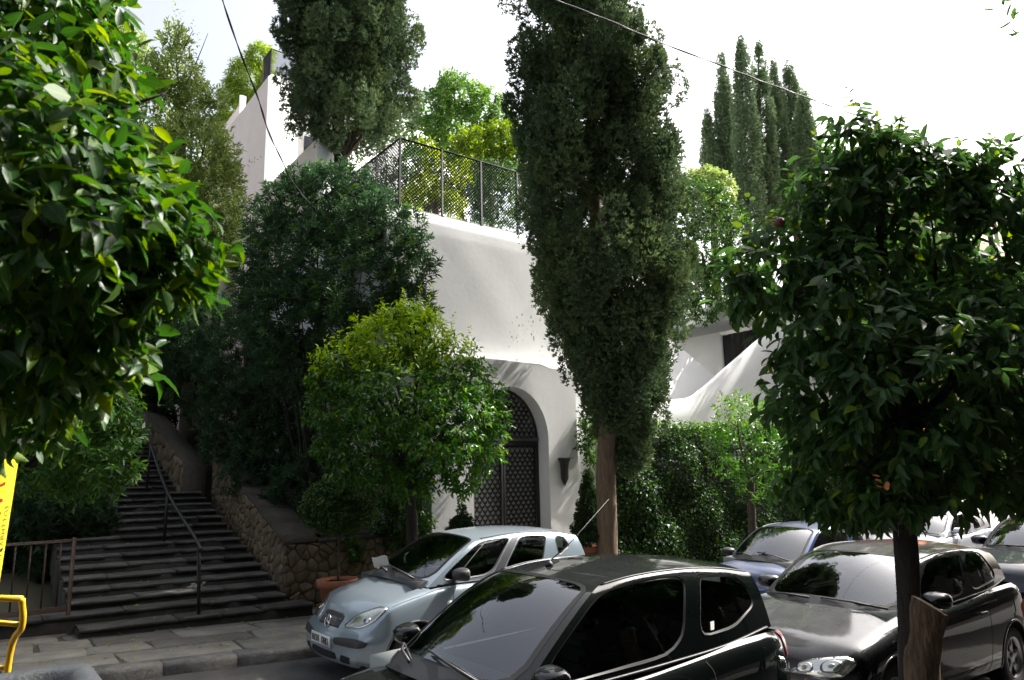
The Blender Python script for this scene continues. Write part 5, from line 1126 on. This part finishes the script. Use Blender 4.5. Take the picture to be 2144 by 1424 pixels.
sP, sD, sN, sL = cat(*sh); PP, DD, NN, L = np.vstack([PP, sP]), np.vstack([DD, sD]), np.vstack([NN, sN]), np.concatenate([L, sL]); Wd = np.concatenate([Wd, sL*.55]); T = np.concatenate([T, rng.uniform(.85, 1, len(sP))])
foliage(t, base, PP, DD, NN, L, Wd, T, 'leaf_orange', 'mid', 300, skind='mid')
# --- small orange tree by the hedge
D = 15.2; base = np.array([*pt(1575, 1120, D)[:2], -.2]); t = thing('orange_tree', base, 'small bright orange tree standing before the ivy hedge', 'tree'); top = pt(1572, 1010, D)
trunk(t, base, [base-[0, 0, .2], pt(1576, 1120, D), top], (.09, .08, .07), 'bark')
lob = plobes([(1545, 880, 60, 0), (1590, 890, 65, 0), (1540, 950, 60, 0), (1600, 960, 60, 0), (1570, 930, 70, .3), (1500, 900, 30, 0), (1580, 1000, 50, 0)], D); limbs(t, base, top, [l[0] for l in lob[:5]], .04, 'bark')
P, d = clusters(lob, 620, (.5, 1.06)); PP, DD, NN = sprigs(P, d, 6, .8, .14, .25, .3); n = len(PP); L = rng.uniform(.07, .11, n)
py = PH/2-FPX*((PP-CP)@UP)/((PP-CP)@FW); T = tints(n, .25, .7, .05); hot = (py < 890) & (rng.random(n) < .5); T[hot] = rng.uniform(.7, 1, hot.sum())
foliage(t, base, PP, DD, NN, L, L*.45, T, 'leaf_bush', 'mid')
# --- sunlit orange tree left of the stairs
D = 9.2; base = np.array([*pt(-40, 1150, D)[:2], .1]); t = thing('orange_tree', base, 'sunlit leafy orange tree overhanging the left of the staircase', 'tree'); top = pt(20, 1000, D)
trunk(t, base, [base-[0, 0, .2], pt(-35, 1200, D), pt(-20, 1080, D), top], (.09, .08, .07), 'bark_dark')
lob = plobes([(120, 800, 100, 0), (210, 900, 80, -.1), (100, 930, 110, 0), (230, 980, 55, -.2), (20, 880, 120, .2), (160, 990, 60, 0), (240, 860, 50, 0), (60, 760, 80, .2), (190, 810, 70, .1)], D); limbs(t, base, top, [l[0] for l in lob[:5]], .04, 'bark_dark')
P, d = clusters(lob, 1700, (.5, 1.05)); PP, DD, NN = sprigs(P, d, 6, .85, .15, .1, .45); n = len(PP); L = rng.uniform(.08, .12, n)
foliage(t, base, PP, DD, NN, L, L*.42, tints(n, .2, .8, .06), 'leaf_bush', 'mid', 200, skind='mid')
# --- oleanders
def oleander(label, base, lob, nst, per=15, Lr=(.11, .17), up=.9, mt='leaf_oleander', name='oleander_shrub', nb=3, young=.03, singles=0):
    t = thing(name, base, label, 'shrub', None); b0 = np.asarray(base, float)
    P, d = clusters(lob, nst, (.55, 1.05)); PP, DD, NN = sprigs(P, d, per, .75, .13, up, -.05); n = len(PP); L = rng.uniform(*Lr, n)
    T = tints(n, .05, .55, 0); yg = np.repeat(rng.random(len(P)) < young, per); T[yg] = rng.uniform(.7, 1, yg.sum())
    foliage(t, b0, PP, DD, NN, L, L*(.17 if mt == 'leaf_oleander' else .3), T, mt, 'mid' if mt == 'leaf_oleander' else 'small', singles, 'foliage', 'mid')
    st = MB()
    for k in rng.choice(len(P), min(len(P), nb*6), replace=False):
        q = P[k]; a = b0+np.array([*(q-b0)[:2]*.25, 0]); st.tube(crom([a, (a*.55+q*.45)+[0, 0, .3], q], 7), np.linspace(.025, .006, 7), 5)
    if not st.n: return t
    st.build('stems', 'bark_dark', t, True); st_o = t.children[-1]; st_o.location = (0, 0, 0)
    me = st_o.data; co = np.zeros(len(me.vertices)*3, np.float32); me.vertices.foreach_get('co', co); co = co.reshape(-1, 3)-b0.astype(np.float32); me.vertices.foreach_set('co', co.ravel()); return t
D = 14.9; lob = plobes([(640, 430, 80, 0), (720, 430, 95, -.3), (800, 500, 90, -1.2), (620, 540, 100, -.1), (720, 570, 130, -.7), (850, 560, 58, -1.4), (560, 480, 50, .2), (640, 700, 130, -.6), (760, 690, 110, -1.2), (560, 640, 80, 0), (850, 640, 60, -1.3), (680, 390, 50, 0), (760, 600, 90, -1.5)], D)
oleander('tall oleander rising above the stone wall against the white house', (5.9, 14.2, 1.7), lob, 3000, young=.07)
lob = plobes([(520, 760, 110, .6), (600, 830, 110, 0), (460, 700, 90, 1.2), (430, 820, 80, 1.5), (560, 920, 80, -.3), (500, 880, 90, .3), (660, 900, 90, -.5), (640, 800, 110, -.2), (380, 740, 70, 2), (520, 1000, 50, -1.3), (600, 1060, 45, -2.2), (560, 970, 60, -1), (640, 1010, 60, -2), (470, 930, 50, -.3), (650, 1080, 35, -2.5)], 16)
oleander('dark oleander thicket spilling over the stone wall by the stairs', (5.6, 15.6, 2.2), lob, 2500)
lob = plobes([(120, 1060, 90, 0), (50, 1090, 90, .3), (180, 1100, 60, .2), (90, 1170, 70, .2), (205, 1190, 28, -.1), (10, 1150, 90, .4), (150, 1160, 50, .4), (60, 1210, 60, .3), (120, 1230, 45, .2), (0, 1230, 70, .2), (110, 1180, 50, -.1), (40, 1260, 50, 0), (135, 1250, 30, .1)], 13)
oleander('low dark oleander behind the brown iron railing', (.5, 12.7, .4), lob, 2000, nb=0)
lob = plobes([(570, 410, 30, 0), (545, 450, 35, 0), (540, 500, 30, 0), (530, 560, 40, 0)], 17)
oleander('slender oleander shoots against the pinkish wall above the stairs', (5.2, 16.8, 3), lob, 130)
lob = plobes([(740, 1010, 70, 0), (830, 1020, 60, .2), (680, 980, 60, .2), (800, 1080, 70, 0), (880, 1060, 45, .1)], 14.4)
oleander('dark evergreen shrub on the stone wall behind topiary ball', (6, 12.6, 1.1), lob, 520, 12, (.07, .11), .2, 'leaf_hedge', 'evergreen_shrub')
lob = plobes([(60, 560, 170, 0), (220, 640, 120, .5), (310, 720, 90, 1), (120, 760, 150, 0), (-120, 700, 220, 0), (270, 560, 90, 1), (30, 940, 150, -1), (-100, 950, 200, -1)], 18)+[(np.array([-2.6, 13., 5.]), np.array([2.2, 2.4, 3.])), (np.array([-3., 17., 6.5]), np.array([2.5, 2.5, 3.5])), (np.array([-.4, 20., 6.5]), np.array([1.7, 2., 2.5]))]  # last three lobes: unseen crowns added to block sky light from the stairs
lobc = plobes([(340, 640, 80, 0), (410, 720, 80, 0), (300, 740, 80, 0), (360, 790, 50, 1), (450, 620, 60, 0), (420, 560, 60, 1), (250, 660, 80, 0), (325, 830, 45, -1), (372, 850, 36, -1.5), (300, 800, 50, 0), (395, 800, 45, -1.5), (345, 770, 50, -1)], 22)
oleander('dark leafy canopy arching over the top of the staircase', (1.2, 21, 3), lobc, 2300, 12, (.14, .22), .2, 'leaf_hedge', 'evergreen_tree')
oleander('dense dark evergreens in the gloom left of the staircase', (.6, 17, 1.5), lob, 4200, 12, (.14, .22), .3, 'leaf_hedge', 'evergreen_shrub')
# --- bay tree, upper left
D = 19; base = np.array([*pt(400, 700, D)[:2], 2.5]); t = thing('bay_tree', base, 'pale olive green bay tree with upright leafy spires at upper left', 'tree')
trunk(t, base, [base-[0, 0, 1], pt(400, 640, D), pt(385, 430, D), pt(375, 250, D)], (.16, .14, .08, .03), 'bark')
lob = plobes([(400, 330, 90, 0), (330, 250, 70, 0), (440, 400, 70, 0), (350, 400, 110, 0), (432, 290, 40, 0), (370, 160, 50, 0), (365, 80, 28, 0), (400, 200, 35, 0), (300, 160, 50, 0), (270, 90, 35, 0), (468, 368, 36, 0), (420, 500, 80, 0), (330, 540, 100, 0), (455, 450, 55, -.3), (455, 210, 22, 0)], D)
limbs(t, base, pt(390, 480, D), [l[0] for l in lob[:8]], .06, 'bark')
P, d = clusters(lob, 4200, (.3, 1.1)); PP, DD, NN = sprigs(P, d, 7, .55, .28, .9, -.1); n = len(PP); L = rng.uniform(.11, .17, n)
sh = [shoot([pt(x0, y0, D), pt(x1, y1, D)], k, .16) for x0, y0, x1, y1, k in [(370, 130, 366, 5, 30), (372, 140, 380, 20, 24), (410, 200, 415, 70, 26), (395, 160, 405, 45, 20), (350, 140, 345, 35, 20), (300, 150, 298, 60, 18), (280, 120, 272, 40, 16), (440, 260, 470, 165, 16), (500, 350, 545, 330, 12), (420, 180, 425, 130, 12)]]
sP, sD, sN, sL = cat(*sh); PP, DD, NN, L = np.vstack([PP, sP]), np.vstack([DD, sD]), np.vstack([NN, sN]), np.concatenate([L, sL])
foliage(t, base, PP, DD, NN, L, L*.36, tints(len(PP), .1, .85, .05), 'leaf_olive', 'mid')
# --- background greenery above the garden wall
def leafy(name, label, cat_, base, lob, ncl, mt, Lr, per=6, ratio=.5, young=.1, lo=.2, hi=.8, kind='mid', up=.3, trunk_r=.12, shell=(.45, 1.06)):
    t = thing(name, base, label, cat_); b0 = np.asarray(base, float)
    P, d = clusters(lob, ncl, shell); PP, DD, NN = sprigs(P, d, per, .8, .18, up, .2); n = len(PP); L = rng.uniform(*Lr, n)
    foliage(t, b0, PP, DD, NN, L, L*ratio, tints(n, lo, hi, young), mt, kind)
    c = np.mean([l[0] for l in lob], 0); trunk(t, b0, [b0, (b0+c)/2+rng.normal(size=3)*.05, c], (trunk_r, trunk_r*.7, trunk_r*.3), 'bark'); return t
lob = plobes([(960, 215, 55, 0), (910, 240, 50, 0), (1010, 235, 50, 0), (960, 270, 70, 0), (1040, 260, 45, 0), (890, 290, 50, 0), (1020, 300, 60, 0), (945, 175, 25, 0)], 27)
leafy('broadleaf_tree', 'fresh green broadleaf tree between the two big cypresses', 'tree', (*pt(965, 420, 27)[:2], 7.5), lob, 1500, 'leaf_back', (.14, .22))
lob = plobes([(1000, 310, 45, 0), (1050, 300, 45, 0), (960, 315, 30, 0), (1075, 330, 40, 0), (1020, 350, 50, .3)], 20)
leafy('yellow_shrub', 'olive yellow shrub topping the lattice fence by main cypress', 'shrub', (*pt(1030, 400, 20)[:2], 7.6), lob, 900, 'leaf_yellow', (.10, .15), hi=.7)
lob = plobes([(905, 330, 26, 0), (930, 400, 30, 0), (890, 390, 30, 0), (965, 360, 30, 0), (895, 300, 14, 0), (950, 430, 25, 0), (860, 420, 30, 0)], 16.6)
leafy('lemon_shrub', 'lemon green shrub seen through the lattice fence', 'shrub', (*pt(920, 470, 16.6)[:2], 7.6), lob, 330, 'leaf_yellow', (.07, .11), lo=.2, hi=.9, young=.15)
lob = plobes([(840, 390, 50, .5), (790, 380, 40, .6), (1040, 420, 60, .4), (980, 430, 50, .4), (900, 400, 60, 1), (1000, 380, 50, 1), (860, 350, 40, 1), (930, 360, 50, 1.2), (1060, 370, 40, .8), (790, 440, 40, .4)], 18)
leafy('fence_shrub', 'dull green shrub in the corner behind the lattice fence', 'shrub', (*pt(840, 480, 18)[:2], 7.6), lob, 1500, 'leaf_oleander', (.08, .13), up=.5)
lob = plobes([(1440, 430, 60, 0), (1480, 420, 50, 0), (1420, 500, 60, 0), (1470, 520, 70, 0), (1500, 470, 60, 0), (1440, 600, 60, 0), (1490, 610, 55, 0), (1520, 560, 60, 0), (1475, 650, 28, -.2)], 24)
leafy('trailing_ivy', 'dark ivy hanging over the white canopy slab', 'climber', (*pt(1480, 560, 24)[:2], 7.6), lob, 1800, 'leaf_hedge', (.10, .16), up=-.2, hi=.75, young=.06)
lob = plobes([(1430, 400, 45, 0), (1480, 390, 40, 0), (1400, 420, 30, 0), (1500, 400, 40, 0)], 30)
leafy('far_shrub', 'mid green bushes below the row of slim cypresses', 'shrub', (*pt(1450, 460, 30)[:2], 9), lob, 800, 'leaf_olive', (.14, .2))
lob = plobes([(1640, 600, 80, 0), (1760, 560, 100, 0), (1700, 680, 60, 0), (1900, 600, 120, 1), (2040, 620, 90, 2), (1820, 700, 60, 0)], 24)
leafy('roof_garden', 'bright green shrubs seen through gaps in the right orange tree', 'shrub', (*pt(1780, 680, 24)[:2], 5.4), lob, 900, 'leaf_bush', (.12, .2))
lob = plobes([(525, 165, 45, 0), (545, 120, 28, 0), (500, 230, 40, .3), (480, 270, 35, .5), (555, 180, 35, .3), (500, 190, 30, 0), (480, 200, 20, 0)], 31)
leafy('hanging_vine', 'yellow green vine draped over the upper pink house wall', 'climber', (*pt(515, 260, 31)[:2], 12), lob, 2000, 'leaf_bamboo', (.14, .24), 7, .16, up=-.3)
# --- hedge: ivy over the street wall
hg = thing('ivy_hedge', (15, 11.9, 0), 'dense glossy dark ivy hedge along the pavement right of cypress', 'hedge'); hgb = np.array([15, 11.9, 0.])
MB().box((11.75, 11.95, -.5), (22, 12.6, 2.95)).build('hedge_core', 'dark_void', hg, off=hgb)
n = 26000; u = rng.random(n); X_ = 11.6+10*u**1.15; Z_ = rng.uniform(-.3, 3.2, n); bulge = .12*np.sin(X_*3.1+Z_*2)+.10*np.sin(Z_*4.3-X_*1.7)
PP = np.stack([X_, 11.86+bulge*.8-.14*rng.random(n), Z_], 1); nt_ = 7000; PP2 = np.stack([11.6+10*rng.random(nt_)**1.1, rng.uniform(11.75, 12.7, nt_), 3.05+.12*np.sin(rng.random(nt_)*9)+.2*rng.random(nt_)**2], 1)
top_ = np.repeat([0, 1], [n, nt_]); PP = np.vstack([PP, PP2]); N_ = np.where(top_[:, None] == 1, [0, -.3, 1.], [0, -1., .35])+.55*rng.normal(size=(len(PP), 3)); D_ = np.array([0, -.35, -.5])+.7*rng.normal(size=(len(PP), 3))
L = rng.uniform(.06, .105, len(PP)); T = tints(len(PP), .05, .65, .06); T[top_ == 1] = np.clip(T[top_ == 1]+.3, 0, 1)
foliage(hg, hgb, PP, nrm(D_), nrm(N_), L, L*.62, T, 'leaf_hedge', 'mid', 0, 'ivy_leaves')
lob = plobes([(1225, 930, 22, 0), (1235, 890, 22, .1), (1240, 960, 14, 0)], 15.6)
leafy('ivy_clump', 'dark ivy clump on the white wall behind cypress trunk', 'climber', (*pt(1235, 960, 15.8)[:2], 0), lob, 130, 'leaf_hedge', (.07, .11), trunk_r=.02)
lob = plobes([(835, 1030, 40, 0), (850, 1090, 45, 0), (830, 1120, 35, 0), (885, 1100, 22, 0), (800, 1020, 40, 0), (880, 1040, 25, 0), (800, 1080, 40, 0), (740, 1150, 22, -.6), (725, 1190, 14, -.6), (790, 960, 40, 0), (830, 960, 45, 0), (880, 970, 22, 0)], 13.1)
leafy('wall_ivy', 'dark ivy trailing down the stone wall beside white portal', 'climber', (*pt(845, 1130, 13.1)[:2], .1), lob, 1100, 'leaf_hedge', (.06, .10), trunk_r=.02, young=.03)
# --- cypresses
D = 14.3; base = np.array([*pt(1270, 1165, D)[:2], -.2]); t = thing('cypress_tree', base, 'tall broad cypress with bare brown trunk beside the white portal', 'tree')
trunk(t, base, [base-[0, 0, .2], pt(1272, 1100, D), pt(1268, 980, D), pt(1272, 850, D), pt(1255, 600, D), pt(1240, 300, D), pt(1230, -100, D)], (.215, .19, .195, .17, .14, .11, .06), 'bark_cypress', 18)
a0, a1 = pt(1318, 965, D), pt(1178, -330, D)
prof = [(0, .15), (.03, .42), (.09, .78), (.17, 1.0), (.24, 1.33), (.36, 1.60), (.51, 1.50), (.62, 1.32), (.745, 1.10), (.85, .9), (.94, .55), (1, .1)]
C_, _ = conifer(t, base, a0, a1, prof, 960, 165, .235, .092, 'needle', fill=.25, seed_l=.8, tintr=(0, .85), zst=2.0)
for k in range(26):
    c = C_[rng.integers(len(C_))]; hh = np.clip((c[2]-a0[2])/(a1[2]-a0[2])-.10, 0, 1); q = a0+(a1-a0)*hh*.9+[-.05, 0, 0]
    MB().tube(crom([q, (q+c)/2+[0, 0, -.1], c], 7), np.linspace(.05, .012, 7), 6).build('branch', 'bark_cypress', t, True, off=base)
D = 20.5; base = np.array([*pt(712, 345, D)[:2], 9.0]); t = thing('cypress_tree', base, 'bushy dark cypress at top left before the upper house', 'tree')
trunk(t, base, [base-[0, 0, 2], pt(712, 330, D), pt(708, 220, D), pt(715, -50, D)], (.24, .20, .17, .08), 'bark_dark')
for x_, y_ in ((760, 230), (735, 260), (785, 250)): MB().tube(crom([pt(718, 335, D), pt((718+x_)/2+4, 290, D), pt(x_, y_, D)], 8), np.linspace(.07, .03, 8), 7).build('branch', 'bark', t, True, off=base)
prof = [(0, .45), (.06, 1.2), (.15, 1.5), (.3, 1.68), (.5, 1.62), (.7, 1.4), (.9, .8), (1, .1)]
conifer(t, base, pt(725, 325, D), pt(720, -260, D), prof, 620, 160, .28, .11, 'needle', fill=.2, seed_l=.9, tintr=(0, .85), keep=lambda h, th: ~((h < .10) & (rng.random(len(h)) < .45)))
for x_, ytop, wpx, nm in ((1510, 118, 24, 'leftmost slim cypress of the row, standing a little apart'), (1552, 88, 30, 'tallest slim cypress in the row behind the house'), (1588, 98, 28, 'slim cypress just right of the tallest one in the row'), (1622, 140, 26, 'slim cypress with split top in the middle of row'), (1652, 135, 28, 'slim cypress with thin spindly tip in the row'), (1682, 195, 24, 'rightmost slim cypress of the row, partly behind orange tree'), (1480, 250, 24, 'short slim cypress at the left end of row')):
    D = 36+rng.uniform(-1.5, 1.5); base = np.array([*pt(x_+12, 480, D)[:2], 11]); t = thing('slim_cypress', base, nm, 'tree', 'slim cypresses in a row'); r = wpx/FPX*D
    trunk(t, base, [base-[0, 0, 2], pt(x_+12, 440, D), pt(x_+2, 250, D), pt(x_, ytop+20, D)], (.2, .16, .1, .03), 'bark')
    conifer(t, base, pt(x_+20, 470, D), pt(x_, ytop, D), [(0, r*.95), (.3, r*.9), (.55, r*.75), (.75, r*.55), (.9, r*.3), (1, .03)], 230, 75, .19, .12, 'needle_slim', seed_l=.3, tintr=(.2, .8), zst=3.2)
# --- topiary
def cone(label, c, zr, h, r, rp, sc):
    base = np.array([c[0], c[1], gz(c[0])+.12]); t = thing('topiary_cone', base, label, 'topiary', 'potted topiary cones')
    MB().lathe([(rp*.68, 0), (rp*.92, zr-.11), (rp*1.04, zr-.105), (rp*1.06, zr), (rp*.94, zr+.003), (rp*.9, zr-.05)], (0, 0, 0), 24).build('pot', 'terracotta', t, True)
    MB().lathe([(.02, zr-.06), (.02, zr+h*.5)], (0, 0, 0), 8).build('trunk', 'bark', t)
    conifer(t, base, base+[0, 0, zr+.02], base+[0, 0, zr+h], [(0, r*.85), (.08, r), (.3, r*.86), (.6, r*.52), (.85, r*.2), (1, .02)], int(150*sc), 46, .075, .055, 'needle_cone', seed_l=.25, tintr=(.1, .8), zst=1.2)
pc = aty(1237, 1145, 11.1); cone('clipped cone topiary in terracotta pot between portal and cypress', pc, pc[2]-gz(pc[0])-.10, 1.42, .36, .24, 1.3)
pc = aty(966, 1120, 11.1); cone('clipped cone topiary left of the arch behind orange tree', pc, .72, .85, .38, .24, 1.)
pc = np.array([9.1, 12.9, 0]); cone('dark cone topiary seen through the iron gate', pc, .5, 1.7, .5, .26, 1.2)
base = np.array([*aty(706, 1262, 11.0)[:2], .03]); t = thing('topiary_ball', base, 'clipped ball topiary on a slim stem in terracotta pot', 'topiary'); zr = aty(706, 1212, 11.0)[2]-base[2]; zc_ = aty(705, 1058, 11)[2]
MB().lathe([(.20, 0), (.27, zr-.12), (.31, zr-.115), (.32, zr), (.28, zr+.002), (.27, zr-.05)], (0, 0, 0), 28).build('pot', 'terracotta', t, True)
MB().lathe([(.001, zr-.05), (.27, zr-.05)], (0, 0, 0), 20).build('potting_soil', 'soil', t)
trunk(t, base, [base+[0, 0, zr-.08], base+[.01, 0, zr+.3], np.array([base[0], base[1], zc_])], (.022, .020, .016), 'bark', 8)
cc = np.array([base[0], base[1], zc_]); P, d = clusters([(cc, np.array([.60, .60, .46])), (cc+[.1, 0, .08], np.array([.48, .48, .38]))], 1500, (.84, 1.0)); PP, DD, NN = sprigs(P, d, 7, .9, .07, .1, .1); n = len(PP); L = rng.uniform(.04, .065, n)
foliage(t, base, PP, DD, NN, L, L*.55, tints(n, .1, .8, .05), 'leaf_ball', 'mid', 0)
# trailing plant in the pot
lob = plobes([(735, 1165, 20, 0), (728, 1195, 14, 0), (690, 1140, 10, 0)], 12.6)
leafy('trailing_plant', 'small trailing plant in the topiary ball pot', 'plant', (base[0], base[1], base[2]+zr-.05), [(c_, r_) for c_, r_ in lob], 90, 'leaf_ball', (.04, .07), trunk_r=.01)
# --- street tree to the right whose lowest leaves show in the top right corner, and a distant trunk
D = 3.6; base = np.array([6.4, 1.55, 0.]); t = thing('laurel_tree', base, 'street tree whose leaf tips hang into the top right corner', 'tree')
lob = [(np.array([7.4, .6, 5.4]), np.array([1.3, .8, .9])), (np.array([8.6, .9, 5.7]), np.array([1.2, .9, .9])), (np.array([6.2, .2, 5.5]), np.array([.9, .6, .7]))]
trunk(t, base+[2.2, -.4, 0], [base+[2.2, -.4, -.2], base+[2.1, -.4, 2], base+[1.6, -.6, 4.2], (7.4, .7, 5.2)], (.12, .1, .09, .06), 'bark_dark')
t.location = [float(v) for v in base+[2.2, -.4, 0]]; base = base+[2.2, -.4, 0]
P, d = clusters(lob, 420, (.5, 1.05)); PP, DD, NN = sprigs(P, d, 7, .8, .16, .0, .6); L = rng.uniform(.08, .13, len(PP))
sh = [shoot([pt(2170, -60, 4.2), pt(2130, 5, 4.2), pt(2112, 72, 4.2)], 10, .12), shoot([pt(2160, -50, 4.2), pt(2140, -5, 4.2), pt(2085, 18, 4.2)], 8, .11)]
sP, sD, sN, sL = cat(*sh); PP, DD, NN, L = np.vstack([PP, sP]), np.vstack([DD, sD]), np.vstack([NN, sN]), np.concatenate([L, sL])
foliage(t, base, PP, DD, NN, L, L*.30, tints(len(PP), .1, .6, .02), 'leaf_right', 'big')
base = np.array([*pt(2062, 1092, 19)[:2], -.4]); t = thing('street_tree', base, 'distant slim street tree before the marble plinth', 'tree')
trunk(t, base, [base, pt(2062, 1075, 19), pt(2060, 980, 19)], (.12, .10, .08), 'bark_dark')
P, d = clusters(plobes([(2060, 900, 90, 0), (2110, 930, 70, 0), (2010, 930, 70, 0)], 19), 400, (.5, 1.05)); PP, DD, NN = sprigs(P, d, 6, .8, .15, .1, .4); L = rng.uniform(.08, .13, len(PP))
foliage(t, base, PP, DD, NN, L, L*.45, tints(len(PP)), 'leaf_orange', 'mid')
# fallen leaves on the flagstones
n = 220; X_ = rng.uniform(.4, 5.2, n); Y_ = rng.uniform(9.4, 11.6, n); PP = np.stack([X_, Y_, G*X_+.15], 1)
k_ = rng.integers(0, 13, 90); xs_ = rng.uniform(1.6, 4.25, 90); PP[:90] = np.stack([xs_, 11.30+.41*k_+.10*(4.4-xs_)+rng.uniform(.1, .38, 90), .10+.12*(k_+1)+.012], 1); L = rng.uniform(.03, .07, n)
o = link('fallen_leaves', leaf_mesh(PP, unit(n)*[1, 1, .05], np.array([0, 0, 1.])+.15*rng.normal(size=(n, 3)), L, L*.5, rng.uniform(.5, 1, n), 'mid'), 'leaf_yellow'); tag(o, 'scattered fallen leaves on the flagstones', 'leaves', kind='stuff')
